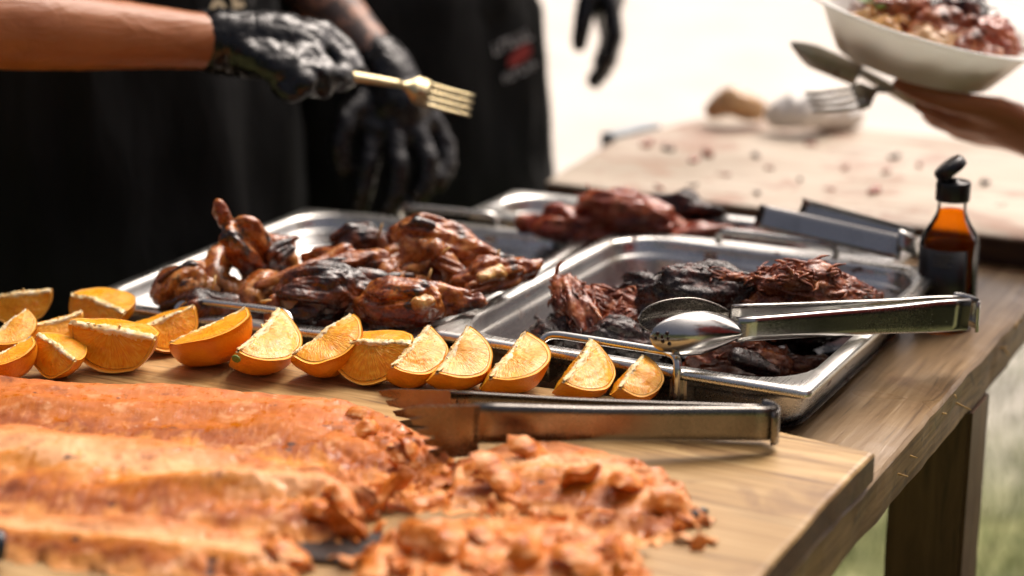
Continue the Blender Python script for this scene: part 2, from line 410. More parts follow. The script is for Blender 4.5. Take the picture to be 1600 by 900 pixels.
# ------------------------------------------------------------------ ground and grass
_t = Mt('ground_surface', (.7, .66, .6), .9)
_sep = _t.nt.nodes.new('ShaderNodeSeparateXYZ'); _t.nt.links.new(_t.tc.outputs['Object'], _sep.inputs[0])
_d = _t.math('ADD', _sep.outputs[1], _t.math('MULTIPLY', _sep.outputs[0], -.45))
_d = _t.math('ADD', _d, _t.math('MULTIPLY', _t.noise(1.3, 4), 1.3))
_f = _t.ramp(_t.math('MULTIPLY', _d, .2), [(.50, 0.0), (.66, 1.0)])
_grs = _t.ramp(_t.noise(9, 6, .65), [(.35, (.09, .10, .03)), (.55, (.19, .20, .07)), (.7, (.36, .32, .18))])
_snd = _t.ramp(_t.noise(2.2, 6, .6), [(.3, (.52, .48, .425)), (.7, (.68, .635, .57))])
_t.set('Base Color', _t.mix(_f, _grs, _snd)); _t.bump(_t.noise(60, 4), .4, .01); MAT['ground'] = _t.m
V = []; n = 41
xs = np.sign(np.linspace(-1, 1, n)) * np.abs(np.linspace(-1, 1, n)) ** 2 * 150
for x in xs:
    for y in xs: V.append((x, y, 0))
V = np.array(V); g = link('ground', new_mesh('ground', V, grid_faces(n, n), MAT['ground'])); g.scale = (1, 1, 1)
V[:, 2] = fbm(V * np.array([1, 1, 0]), .3, 2) * .012
g.data.vertices.foreach_set('co', V.ravel()); tag(g, kind='structure'); g.data.flip_normals()

_t = Mt('grass_blade', (.10, .15, .03), .55)
_t.set('Base Color', _t.ramp(_t.noise(3.5, 4), [(.3, (.055, .10, .02)), (.55, (.13, .19, .05)), (.75, (.32, .31, .14))])); MAT['grass'] = _t.m
gv = []; gf = []
for k in range(15000):
    y = RNG.uniform(.2, 3.6); x = RNG.uniform(-.9, 1.3)
    if y - .45 * x > 3.0 + RNG.normal() * .35 or RNG.random() < .25: continue
    h = RNG.uniform(.02, .075); a = RNG.uniform(0, 6.28); lean = RNG.normal(0, .35, 2) * h; w = RNG.uniform(.0015, .004)
    c, s_ = math.cos(a) * w, math.sin(a) * w; i = len(gv)
    gv += [(x - c, y - s_, 0), (x + c, y + s_, 0), (x + lean[0] * .5 + c * .7, y + lean[1] * .5 + s_ * .7, h * .6), (x + lean[0] * .5 - c * .7, y + lean[1] * .5 - s_ * .7, h * .6), (x + lean[0] * 1.3, y + lean[1] * 1.3, h)]
    gf += [(i, i + 1, i + 2, i + 3), (i + 3, i + 2, i + 4)]
tag(link('grass', new_mesh('grass', gv, gf, MAT['grass'])), 'short patchy green grass growing on the ground beyond the table leg', 'grass', kind='stuff')

# ------------------------------------------------------------------ hedge added behind the viewer, out of view, to darken reflections
_t = Mt('screen_leaf', (.05, .085, .02), .5); _t.set('Base Color', _t.ramp(_t.noise(2.5, 3), [(.3, (.03, .055, .012)), (.7, (.075, .115, .03))])); MAT['leaf'] = _t.m
hv = []; hf = []
for k in range(9000):
    x = RNG.uniform(-7, 9); z = RNG.uniform(.05, 2.3) ; p = np.array([x, -4.6 + RNG.normal(0, .28) + .25 * math.sin(x * 1.3), z * (1 + .12 * math.sin(x * .9 + 1))])
    u = RNG.normal(size=3); u /= np.linalg.norm(u); v = np.cross(u, RNG.normal(size=3)); v /= np.linalg.norm(v); q = RNG.uniform(.06, .13); i0 = len(hv)
    hv += [p - u * q, p + v * q * .55, p + u * q, p - v * q * .55]; hf.append((i0, i0 + 1, i0 + 2, i0 + 3))
hr = thing('screen', 'dark green leafy hedge added unseen behind the viewer to darken reflections', 'screen', (1, -4.6, 0)); put('foliage', hv, hf, MAT['leaf'], hr, False)
for k in range(12):
    x = -6.5 + k * 1.3; V, F = tube([(x, -4.6, 0), (x + .05, -4.62, 1.1), (x - .04, -4.58, 2.0)], [.04, .03, .012], 8); put('stem', V, F, MAT['leg'], hr)

# ------------------------------------------------------------------ table
def plank(name, x0, x1, y0, y1, z0, z1, mats, root, along='y', seed=0.0, rough=.0012, edge_cuts=18, bev=.003, wany=None):
    """a sawn plank: long grid with bevelled, slightly uneven edges; side faces use the second material"""
    prof = [(x0 + bev, z1), (x0, z1 - bev), (x0, z0 + bev), (x0 + bev, z0), (x1 - bev, z0), (x1, z0 + bev), (x1, (z0 + z1) / 2), (x1, z1 - bev), (x1 - bev, z1)]
    for k in range(1, 8): prof.append((x1 - bev + (x0 - x1 + 2 * bev) * k / 8, z1))
    n = len(prof); m = max(6, int((y1 - y0) / .02)); R = []
    for i in range(m + 1):
        y = y0 + (y1 - y0) * i / m; R.append([(x, y, z) for x, z in prof])
    V, F = rings(R); V = np.array(V)
    V += np.stack([fbm(V, 24, 3, seed), np.zeros(len(V)), fbm(V, 18, 2, seed + 5)], 1) * np.array([rough, 0, rough * .5])
    if wany:
        e = V[:, 0] > x1 - .008
        V[e, 0] += (fbm(V[e] * np.array([0, 1, 2.5]), 14, 4, seed + 9) - .3) * wany
        top = e & (V[:, 2] > z1 - .006); V[top, 2] -= np.abs(fbm(V[top] * np.array([0, 1, 0]), 22, 3, seed + 3)) * wany * 1.2
    mi = []
    for f in F:
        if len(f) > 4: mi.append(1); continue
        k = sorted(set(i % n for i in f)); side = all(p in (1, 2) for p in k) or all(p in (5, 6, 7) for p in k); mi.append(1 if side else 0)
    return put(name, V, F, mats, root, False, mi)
table = thing('wooden_table', 'rough brown plank table carrying the meat pans and boards', 'table', (0, .2, 0))
xe = [-.400, -.205, -.009, .188, .386]
for k in range(4):
    o = plank('plank', xe[k] + .002, xe[k + 1] - (0.002 if k < 3 else 0), -.62 - .02 * (k % 2), (.405, 1.19, 1.22, 1.20)[k], T - .042, T - .0006 * (k % 2), [MAT['table'], MAT['table_edge']], table, seed=k * 1.7, wany=.0018 if k == 3 else None)
for (x, y) in ((.352, .30), (-.365, .30), (.352, -.50), (-.365, -.50), (.352, 1.12), (-.165, 1.12)):
    V, F = box(x - .036, x + .034, y - .03, y + .034, 0.0, T - .043)
    bm = bmesh.new(); vs = [bm.verts.new(v) for v in V]; [bm.faces.new([vs[i] for i in f]) for f in F]
    bmesh.ops.bevel(bm, geom=list(bm.edges), offset=.003, segments=2, affect='EDGES'); bm.normal_update()
    bm.verts.ensure_lookup_table(); put('leg', [v.co[:] for v in bm.verts], [[v.index for v in f.verts] for f in bm.faces], MAT['leg'], table, False); bm.free()
for y in (.30, -.50, 1.12):
    V, F = box(-.329 if y < 1 else -.129, .316, y - .015, y + .015, T - .135, T - .0435); put('rail', V, F, MAT['leg'], table, False)
# splinters along the sawn edge
for k in range(9):
    y = RNG.uniform(.0, .45); p = np.array([.387, y, T - RNG.uniform(.004, .02)])
    V, F = tube([p, p + RNG.normal(0, 1, 3) * np.array([.003, .008, .003]) + np.array([.004, 0, .001])], [.0009, .0004], 5); put('splinter', V, F, MAT['toothpick'], table)

def slab_board(name, label, poly, z0, z1, mtop, medge, seed):
    """thick board with an outline of its own, worn bevelled edge"""
    poly = [np.array(p) for p in poly]; pts = []
    for i in range(len(poly)):
        a, b = poly[i], poly[(i + 1) % len(poly)]; m = max(2, int(np.linalg.norm(b - a) / .02))
        pts += [a + (b - a) * k / m for k in range(m)]
    pts = np.array(pts); c = pts.mean(0)
    nrm = np.roll(pts, -1, 0) - np.roll(pts, 1, 0); nrm = np.stack([nrm[:, 1], -nrm[:, 0]], 1); nrm /= np.linalg.norm(nrm, axis=1)[:, None]
    if ((pts - c) * nrm).sum() < 0: nrm = -nrm
    w = fbm(np.column_stack([pts, pts[:, 0] * 0]), 16, 3, seed) * .0018
    R = []
    for off, z in ((-.002, z0), (0, z0 + .002), (0, z1 - .003), (-.0012, z1 - .0008), (-.004, z1)):
        q = pts + nrm * (off + w)[:, None] if off > -.003 else pts + nrm * (off + w * .5)[:, None]
        R.append([(a[0], a[1], z) for a in q])
    V, F = rings(R, True, True, True); n = len(pts)
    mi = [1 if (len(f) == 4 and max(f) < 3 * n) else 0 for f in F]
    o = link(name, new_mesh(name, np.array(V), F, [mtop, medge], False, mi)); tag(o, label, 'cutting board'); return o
slab_board('chopping_board', 'thick pale wooden board in front with salmon and orange wedges on it',
           [(.388, -.036), (.388, -.60), (-.376, -.60), (-.376, -.092), (-.10, -.040), (.19, -.009)], T + .0005, B, MAT['board'], MAT['board_edge'], 1.0)
slab_board('carving_board', 'large pale carving board with scraps behind the sauce bottle',
           [(-.201, .612), (.376, .601), (.376, 1.075), (-.175, 1.085), (-.228, .88)], T + .0005, B + .005, MAT['far_board'], MAT['board_edge'], 2.0)
slab_board('slate_board', 'grey blue board edge peeking out behind the pale carving board',
           [(-.262, .90), (-.240, .893), (-.215, .985), (-.225, 1.0), (-.25, 1.0)], T + .0005, T + .031, Mt('slate', (.36, .40, .42), .5).m, Mt('slate_side', (.22, .25, .27), .5).m, 3.0)

# ------------------------------------------------------------------ steel pans
def rrect(w, l, r, z, n=9):
    out = []
    for cx, cy, a0 in ((w/2 - r, l/2 - r, 0), (-w/2 + r, l/2 - r, 90), (-w/2 + r, -l/2 + r, 180), (w/2 - r, -l/2 + r, 270)):
        for k in range(n):
            a = rad(a0 + 90 * k / (n - 1)); out.append((cx + r * math.cos(a), cy + r * math.sin(a), z))
    return out
def pan(label, w, l, depth, centre, rot, handles=('front', 'back'), hw=.105):
    root = thing('serving_pan', label, 'pan', centre); root.rotation_euler = rot
    fl = .0125
    W, L = w - 2 * fl, l - 2 * fl; r = .048
    P = [(w - .001, l - .001, .006, -.0055), (w, l, .007, -.0035), (w, l, .0075, -.0012), (w - .002, l - .002, .008, 0.0), (w - .006, l - .006, .010, .0006),
         (W + .003, L + .003, r + .002, .0002), (W, L, r, -.0012), (W - .002, L - .002, r, -.004), (W - .003, L - .003, r, -.0135),
         (W - .0055, L - .0055, r, -.0150), (W - .0085, L - .0085, r, -.0165), (W - .0095, L - .0095, r, -.020),
         (W - .016, L - .016, r - .002, -depth + .012), (W - .020, L - .020, r - .004, -depth + .004), (W - .032, L - .032, r - .008, -depth), (W * .5, L * .5, .04, -depth), (.01, .01, .004, -depth)]
    V, F = rings([rrect(a, b, c, z) for a, b, c, z in P], True, False, True)
    F = [tuple(reversed(f)) for f in F]
    me = new_mesh('basin', V, F, MAT['steel']); o = link('basin', me, root)
    md = o.modifiers.new('thick', 'SOLIDIFY'); md.thickness = .0012; md.offset = -1
    for hnd in handles:
        s = -1 if hnd == 'front' else 1
        y = s * (l / 2 - .0035)
        pts = [(-hw/2, y + s * .006, -.022), (-hw/2, y + s * .008, -.004), (-hw/2, y + s * .006, .006), (-hw/2 + .004, y + s * .002, .0115), (-hw/2 + .012, y, .0135), (-hw * .25, y, .0138), (0, y, .0138), (hw * .25, y, .0138),
               (hw/2 - .012, y, .0135), (hw/2 - .004, y + s * .002, .0115), (hw/2, y + s * .006, .006), (hw/2, y + s * .008, -.004), (hw/2, y + s * .006, -.022)]
        Vh, Fh = tube(smooth_path(pts, 48), .0034, 10)
        h = link('handle', new_mesh('handle', Vh, Fh, MAT['steel_wire']), root)
        for sx in (-1, 1):
            Vb, Fb = box(sx * hw/2 - .007, sx * hw/2 + .007, min(y - s * .012, y + s * .0035), max(y - s * .012, y + s * .0035), -.026, -.0062)
            link('bracket', new_mesh('bracket', Vb, Fb, MAT['steel_wire'], False), h)
    return root
panR = pan('steel pan of dark pulled meat in front with serving tongs across it', .325, .3787, .0465, (.1625, .18935, ZR), (0, 0, 0), hw=.118)
_rl = Euler((rad(-.75), rad(-1.05), rad(3.1)))
_c = np.array([-.0012, -.0235, ZR - .0042]) + np.array(_rl.to_matrix() @ Vector((-.170, .2025, 0)))
panL = pan('steel pan full of glazed chicken pieces behind the orange wedges', .340, .405, .034, tuple(_c), _rl, hw=.112)
panB = pan('steel pan of red glazed ribs furthest back beside the pale board', .452, .108, .046, (.052, .4360, ZR - .0012), (0, 0, rad(.3)), handles=())
for root, w, l, d, lab in ((panR, .29, .34, .0445, 'dark glossy juices pooled under the pulled meat'), (panL, .30, .365, .0315, 'dark glossy juices pooled under the chicken pieces'), (panB, .41, .07, .043, 'dark juices under the ribs in the back pan')):
    P0 = rrect(w - .004, l - .004, min(.04, l * .4), 0, 9); P1 = rrect(w * .5, l * .5, min(.03, l * .2), 0.0006, 9); P2 = rrect(.01, .01, .004, 0.0006, 9)
    V, F = rings([P0, P1, P2], True, False, True)
    o = link('meat_juice', new_mesh('meat_juice', V, F, MAT['juice'])); o.matrix_world = Matrix.Translation(root.location) @ root.rotation_euler.to_matrix().to_4x4() @ Matrix.Translation((0, 0, -d)); tag(o, lab, 'sauce')

# ------------------------------------------------------------------ orange wedges
def wedge_mesh(seed, R, ang=45.0):
    rg = np.random.default_rng(seed); t = .0024; ex = .98
    def pt(rho, th, ph): return np.array([rho * math.cos(ph) * ex, rho * math.sin(ph) * math.sin(th), -rho * math.sin(ph) * math.cos(th)])
    A = rad(ang); nt, nph = 15, 29
    bend = rg.normal(0, 1, 3) * .06
    # peel shell
    Vo = []; 
    for rr in (R, R - t):
        for i in range(nt):
            th = -A + 2 * A * i / (nt - 1)
            for j in range(nph):
                ph = math.pi * (.02 + .96 * j / (nph - 1)); Vo.append(pt(rr, th, ph))
    Vo = np.array(Vo); n1 = nt * nph
    Vo[:n1] *= (1 + fbm(Vo[:n1], 45, 3, seed) * .018)[:, None]
    F = grid_faces(nt, nph); mi = [0] * len(F)
    F += [tuple(reversed(f)) for f in grid_faces(nt, nph, off=n1)]; mi += [1] * (len(F) - len(mi))
    for i in (0, nt - 1):
        for j in range(nph - 1):
            a = i * nph + j; q = (a, a + 1, a + 1 + n1, a + n1); F.append(q if i == nt - 1 else tuple(reversed(q))); mi.append(2)
    for j in (0, nph - 1):
        for i in range(nt - 1):
            a = i * nph + j; b = a + nph; F.append((a, b, b + n1, a + n1)); mi.append(1)
    peel = (Vo, F, mi)
    # flesh: two cut faces, a hollow of torn membrane along the core
    r2 = R - t - .0003; nr = 18; V = []; U = []; FF = []
    for side in (-1, 1):
        off = len(V)
        for j in range(nph):
            ph = math.pi * (.03 + .94 * j / (nph - 1))
            for k in range(nr):
                rho = r2 * (.10 + .90 * k / (nr - 1))
                p = pt(rho, side * A, ph); nn = np.array([0, side * math.cos(A), math.sin(A)])
                edge = min(1, (nr - 1 - k) / 2.0) * min(1, k / 2.0)
                bulge = (.0010 * math.sin(math.pi * min(1, k / (nr - 1))) + .00028 * rg.normal()) * edge
                V.append(p + nn * bulge); U.append((ph / math.pi * 1.0, rho / R))
        Fg = grid_faces(nph, nr, off=off); FF += Fg if side > 0 else [tuple(reversed(f)) for f in Fg]
    # pith core: ragged white ridge along the axis
    nk, na = 40, 11; Pv = []
    for k in range(nk):
        u = k / (nk - 1); x = (-.95 + 1.9 * u) * R * ex; env = math.sin(math.pi * u) ** .4
        wl, wr = [R * env * (.10 + .13 * abs(fbm(np.array([[u * 3.1, q, seed * 1.3]]), 1.6, 3)[0]) + .10 * max(0, fbm(np.array([[u * 5, q + 4, seed]]), 1.2, 2)[0])) for q in (0.0, 9.0)]
        for a in range(na):
            q = -1 + 2 * a / (na - 1); d = (wl if q < 0 else wr) * abs(q); sd = 1 if q > 0 else -1
            p = np.array([x, sd * d * math.sin(A), -d * math.cos(A) - .055 * R]) + np.array([0, sd * math.cos(A), math.sin(A)]) * (.0024 * (1 - q * q) + .0003 - .0016 * (abs(q) > .9))
            Pv.append(p + rg.normal(0, .00035, 3))
    Pf = [tuple(reversed(f)) for f in grid_faces(nk, na)]
    for _ in range(3):
        x = rg.uniform(-.6, .6) * R; b = np.array([x, rg.normal(0, .0015), -.05 * R]); a, q = tube([b, b + np.array([rg.normal(0, .002), rg.normal(0, .002), rg.uniform(.001, .003)])], [.0014, .0006], 5)
        n0 = len(Pv); Pv += list(a); Pf += [tuple(i + n0 for i in f) for f in q]
    return peel, (np.array(V), FF, U), (Pv, Pf)
WM = []
for sd in range(6):
    pl, fl, pi = wedge_mesh(20 + sd, .0325, 50 + 4 * (sd % 3))
    for arr in (pl[0], fl[0]):
        arr += np.stack([fbm(arr, 26, 2, sd + q * 3.3) for q in range(3)], 1) * .0030
    pi = (np.array(pi[0]) + np.stack([fbm(np.array(pi[0]), 26, 2, sd + q * 3.3) for q in range(3)], 1) * .0030, pi[1])
    mp = new_mesh('peel', pl[0], pl[1], [MAT['peel'], MAT['pith'], MAT['rind']], True, pl[2])
    mf = new_mesh('flesh', fl[0], fl[1], MAT['flesh']); uv = mf.uv_layers.new(name='uv')
    uv.data.foreach_set('uv', [c for lp in mf.loops for c in fl[2][lp.vertex_index]])
    mc = new_mesh('pith', pi[0], pi[1], MAT['pith']); WM.append((mp, mf, mc, np.array(pl[0])))
# centre x, bottom y in the photo; axis (right, away, up); roll; size; variant; label
WEDGES = [
 (30, 508, 465, 120, (.95, .1, .10), 25, 0, 'orange wedge with torn ragged top behind the leftmost cluster'),
 (14, 556, 500, 75, (.55, .75, .25), -18, 1, 'orange wedge between the ragged one and the front corner wedge'),
 (10, 597, 530, 90, (.75, .60, .30), -30, 2, 'front corner orange wedge cut by the left picture edge'),
 (84, 548, 495, 82, (.80, .55, .10), 20, 3, 'orange wedge with a white pith corner between two cluster wedges'),
 (92, 592, 525, 80, (.70, -.60, -.22), 28, 4, 'orange wedge with peel to the front beside the broad crescent wedge'),
 (160, 527, 460, 105, (0.8, -0.5, -0.12), 34, 5, 'orange wedge with dark orange peel facing right behind the crescent wedge'),
 (178, 583, 495, 120, (.93, -.18, -.10), 34, 0, 'broad crescent orange wedge showing its flat cut face'),
 (257, 553, 472, 87, (.75, .50, .18), 22, 1, 'orange wedge lying low just below the pan corner'),
 (329, 573, 480, 113, (0.78, 0.45, 0.26), -34, 2, 'orange wedge in front of the chicken pan handle, peak up'),
 (415, 587, 490, 108, (.34, .88, .22), -14, 3, 'orange wedge with a green stem dot on its peel'),
 (511, 591, 490, 98, (0.62, 0.62, 0.32), -28, 4, 'orange wedge with a slanting peak in front of the charred chicken'),
 (581, 603, 520, 118, (.90, -.20, .08), 30, 5, 'orange wedge with rounded face and split ridge before the pan gap'),
 (652, 608, 522, 97, (.40, .85, .26), -16, 0, 'orange wedge just behind the tip of the near tongs'),
 (716, 612, 522, 107, (.36, .88, .28), -14, 1, 'orange wedge with a white ridge below the pulled meat pan corner'),
 (805, 618, 533, 114, (.42, .84, .28), -20, 2, 'tall triangular orange wedge third from the right end of the row'),
 (912, 628, 543, 100, (.36, .86, .26), -12, 3, 'orange wedge under the wire handle of the pulled meat pan'),
 (995, 634, 580, 70, (.40, .84, .26), -14, 4, 'smallest orange wedge at the right end of the row'),
]
for cx, yb, yt, wd, ax, roll, var, lab in WEDGES:
    a = ax[0] * _rt + ax[1] * AWAY + ax[2] * UPZ; a /= np.linalg.norm(a)
    z = UPZ - a * (a @ UPZ); z /= np.linalg.norm(z); y = np.cross(z, a)
    M = Matrix(((a[0], y[0], z[0]), (a[1], y[1], z[1]), (a[2], y[2], z[2]))) @ Matrix.Rotation(rad(roll), 3, 'X') * 1.0
    loc = at(cx, yb, B); sz = 1.0
    for _ in range(7):
        PV = WM[var][3] @ (np.array(M) * sz).T; zz = B - PV[:, 2].min() + .0004
        q = proj(PV + np.array([loc[0], loc[1], zz])); dx = cx - (q[:, 0].min() + q[:, 0].max()) / 2; dy = yb - q[:, 1].max()
        sz = min(1.35, max(.80, sz * ((yb - yt) * 1.06 / (q[:, 1].max() - q[:, 1].min()) * wd * 1.10 / (q[:, 0].max() - q[:, 0].min())) ** .4))
        w0 = at(800, 600, B); loc = loc + (at(800 + dx, 600 + dy, B) - w0) * np.array([1, 1, 0])
    r = thing('orange_wedge', lab, 'orange', (loc[0], loc[1], zz), 'orange wedges laid along the board edge')
    r.rotation_euler = M.to_euler(); r.scale = (sz,) * 3
    for nm, me in (('peel', WM[var][0]), ('flesh', WM[var][1]), ('pith', WM[var][2])): link(nm, me, r)
    if 'green stem' in lab:
        Vs, Fs = lathe([(.0032, 0), (.0030, .0012), (.0016, .0018), (.0005, .0012)], 10)
        so_ = link('stem', new_mesh('stem', Vs, Fs, MAT['green']), r); so_.location = (-.0362, 0, -.003); so_.rotation_euler = (0, rad(-100), 0)

# ------------------------------------------------------------------ meat
def meat_mesh(name, caps, voxel, mat, smooth=3, amp=.002, s=60, seed=0.0, ridge=.0, fib=None, crease=.0, spikes=0, spike_len=.012, extra=None, lab=None, cat=None, grp=None, zmin=None, sy=(1, 1, 1)):
    V, F = blob(caps, voxel, smooth); N = vnormals(V, F)
    c = V.mean(0); L = V - c
    if fib is not None:
        d = np.array(fib, float); d /= np.linalg.norm(d); Q = L - np.outer(L @ d, d) * .75
    else: Q = L
    h = fbm(Q, s, 4, seed) * amp
    if ridge: h += fbm(Q, s * .7, 3, seed + 3, True) * ridge
    if crease: h -= np.clip(fbm(Q, s * .42, 2, seed + 11, True) - .75, 0, 1) * crease
    V = V + N * h[:, None]
    if zmin is not None: V[:, 2] = np.maximum(V[:, 2], zmin)
    g = Geo(); g.add(V, F)
    rg = np.random.default_rng(int(seed * 100) + 5)
    fd = np.array(fib, float) if fib is not None else np.array([1.0, 0, 0]); fd /= np.linalg.norm(fd)
    for k in range(spikes):
        i = rg.integers(len(V)); n = N[i]
        if n[2] < -.2: continue
        loose = rg.random() < .28
        d = fd * rg.choice([-1, 1]) + rg.normal(0, .35, 3); d -= n * (d @ n) * .8; d += n * (.75 if loose else .12); d /= np.linalg.norm(d)
        ln = spike_len * rg.uniform(.5, 1.6) * (.8 if loose else 1.3); b2 = d - n * .55 + rg.normal(0, .25, 3); b2 /= np.linalg.norm(b2); r0 = .0013 * rg.uniform(.6, 1.5)
        p = V[i] - n * .0018
        a, f = tube(smooth_path([p - d * ln * .15, p + d * ln * .35, p + d * ln * .65 + rg.normal(0, .0008, 3), p + d * ln * .65 + b2 * ln * .4], 6), [r0 * .8, r0, r0 * 1.05, r0 * .9, r0 * .65, r0 * .25], 6); g.add(a, f)
    root = None
    me = new_mesh(name, np.array(g.V) - c, g.F, mat)
    o = link(name, me); o.location = c; tag(o, lab, cat, grp); return o
def px(pts, D): return [pd(x, y, D if np.isscalar(D) else D[i]) for i, (x, y) in enumerate(pts)]
GC = 'glazed chicken pieces in the pan'
def dep(x, y, z): return (at(x, y, z) - CAM) @ _fw
def zpts(pts):  # (x, y, z) photo position at a given height
    return [at(x, y, z) for x, y, z in pts]
def chicken(pts, radii, lab, mat='chick', amp=.0020, seed=0.0, ridge=.0014, s=80, add=(), vox=.0014, spikes=0, name='chicken_piece', smooth=3):
    return meat_mesh(name, chain(zpts(pts), radii) + list(add), vox, MAT[mat], smooth, amp, s, seed, ridge, fib=zpts(pts)[-1] - zpts(pts)[0], lab=lab, cat='chicken', grp=GC, spikes=spikes, spike_len=.010, crease=.009)
zp = ZR - .01
chicken([(292, 446, .880), (272, 454, .872), (268, 470, .866)], [.018, .020, .012], 'round orange brown chicken thigh nearest the left end of the pan', 'chick_tan', seed=1.1,
        add=chain(zpts([(300, 419, .890), (325, 435, .880), (330, 457, .872)]), [.007, .010, .012]))
chicken([(262, 490, .858), (310, 478, .868), (360, 486, .862)], [.007, .013, .012], 'flat dark crisp chicken skin just above the pan handle', 'chick_dark', seed=2.1, ridge=.003)
ringp = [(345 + 38 * math.cos(a), 412 - 34 * math.sin(a) + 6, .885 + .006 * math.sin(a)) for a in np.linspace(.3, 5.6, 9)]
chicken([(400, 400, .895), (372, 392, .897), (345, 404, .893), (335, 426, .885), (348, 448, .876), (378, 454, .872), (402, 444, .876)], [.010, .012, .012, .012, .012, .011, .010],
        'curled chicken thigh with a dark hollow below the upright drumstick', 'chick_tan', seed=3.2, ridge=.001, add=chain(zpts([(392, 428, .868), (440, 410, .880)]), [.014, .016]))
chicken([(342, 320, .948), (352, 344, .934), (368, 380, .915), (395, 400, .895), (425, 408, .885)], [.0035, .0062, .0105, .0165, .014], 'chicken drumstick standing upright, its thin bone pointing up', 'chick', seed=4.3, ridge=.003,
        add=chain(zpts([(352, 342, .936), (385, 357, .925), (400, 385, .905)]), [.004, .009, .013]) + chain(zpts([(400, 387, .9), (445, 389, .895)]), [.012, .008]))
chicken([(392, 470, .868), (412, 456, .874), (432, 450, .872)], [.016, .018, .014], 'small tan and charred chicken piece between the crisp skin and the big front piece', 'chick_tan', seed=5.1)
chicken([(405, 448, .882), (450, 428, .890), (500, 411, .897), (540, 396, .902)], [.004, .0048, .0055, .009], 'long thin dark chicken bone slanting across the middle of the pan', 'chick', amp=.001, seed=6.4)
chicken([(452, 490, .862), (470, 463, .880), (505, 453, .884), (545, 460, .876), (555, 490, .862)], [.018, .021, .023, .022, .017], 'biggest chicken piece at the front, charred on top with pale meat showing', 'chick_dark', amp=.003, seed=7.2, ridge=.0028)
meat_mesh('chicken_piece', chain(zpts([(452, 452, .884), (455, 475, .874), (452, 498, .862)]), [.009, .0115, .009]), .0015, MAT['chick_meat'], 2, .0022, 90, 7.7, .0015, lab='pale torn chicken meat on the front of the charred piece', cat='chicken', grp=GC)
chicken([(500, 438, .888), (545, 420, .893), (590, 416, .893), (606, 433, .884)], [.012, .015, .015, .012], 'flat orange glazed chicken piece behind the charred front piece', 'chick', seed=8.3, ridge=.001)
chicken([(535, 400, .885), (552, 380, .895), (580, 376, .897), (598, 396, .885)], [.013, .016, .017, .014], 'chicken piece with shiny charred top near the back wall of the pan', 'chick_dark', seed=9.1, ridge=.0025)
chicken([(480, 406, .88), (510, 403, .886), (530, 408, .884)], [.008, .010, .010], 'dark red chicken scrap behind the thin slanting bone', 'chick', seed=9.6)
chicken([(575, 478, .872), (610, 470, .884), (650, 473, .884), (690, 474, .880), (735, 472, .880), (748, 470, .881)], [.015, .022, .020, .011, .006, .007], 'stuffed drumstick at the front pointing right with pale filling', 'chick', amp=.0015, seed=10.2, ridge=.001,
        add=chain(zpts([(620, 459, .890), (680, 457, .890), (728, 465, .884)]), [.012, .009, .006]))
chicken([(680, 393, .905), (640, 388, .905), (612, 406, .897), (608, 430, .887), (625, 450, .876), (660, 452, .874)], [.010, .013, .013, .013, .013, .012], 'curled pale chicken thigh with a hollow in the middle of the pan', 'chick_tan', seed=11.5, ridge=.001,
        add=chain(zpts([(668, 389, .905), (700, 412, .894), (716, 442, .878)]), [.007, .010, .010]) + chain(zpts([(655, 432, .868), (690, 437, .868)]), [.016, .018]))
chicken([(628, 380, .905), (655, 370, .912), (695, 380, .905), (735, 396, .896), (775, 406, .890), (800, 410, .888)], [.015, .021, .022, .014, .008, .0065], 'large drumstick at the back of the pan pointing right', 'chick', seed=12.6, ridge=.0018,
        add=chain(zpts([(700, 367, .91), (740, 387, .90)]), [.012, .009]))
chicken([(728, 446, .880), (760, 433, .888), (795, 428, .890), (825, 422, .890), (843, 411, .895)], [.013, .019, .015, .008, .0035], 'stuffed drumstick with a black tip against the right side of the pan', 'chick', seed=13.1, ridge=.001,
        add=chain(zpts([(740, 422, .893), (790, 415, .895), (822, 419, .892)]), [.007, .009, .007]))
for k, (pts, rr, lab, mt) in enumerate((
    ([(735, 452, .882), (775, 442, .886), (820, 420, .892)], [.005, .0045, .0030], 'thin bare bone under the black tipped drumstick', 'chick'),
    ([(300, 418, .895), (270, 430, .890), (248, 442, .884)], [.006, .005, .0025], 'thin dark wing tip over the leftmost thigh', 'chick_dark'),
    ([(430, 398, .898), (452, 384, .904), (462, 372, .908)], [.010, .006, .0025], 'charred skin flap pointing up beside the upright drumstick', 'chick_dark'),
    ([(560, 430, .890), (600, 440, .884), (640, 438, .884)], [.007, .008, .006], 'dark wing piece between the curled thigh and the front drumstick', 'chick_dark'),
    ([(430, 470, .878), (424, 490, .868), (420, 505, .862)], [.006, .007, .004], 'red strip of skin hanging at the left of the charred piece', 'chick'),
    ([(690, 410, .898), (716, 425, .890), (730, 440, .882)], [.006, .007, .004], 'narrow strip of brown meat right of the curled thigh', 'chick'),
    ([(628, 352, .925), (650, 348, .928), (676, 352, .926)], [.004, .006, .003], 'crisp skin ridge on top of the large back drumstick', 'chick_dark'),
    ([(520, 372, .902), (545, 358, .910), (575, 352, .912)], [.004, .007, .004], 'crisp black skin on the chicken by the back wall', 'chick_dark'),
    ([(655, 492, .864), (690, 486, .866), (722, 480, .868)], [.006, .007, .004], 'small dark bone end in the juices below the front drumstick', 'chick_dark'),
    ([(480, 418, .898), (520, 410, .902), (560, 405, .902)], [.003, .005, .003], 'shiny strip of crust across the orange glazed piece', 'chick_dark'))):
    chicken(pts, rr, lab, mt, amp=.0012, seed=70.3 + k, ridge=.0008, vox=.0011)
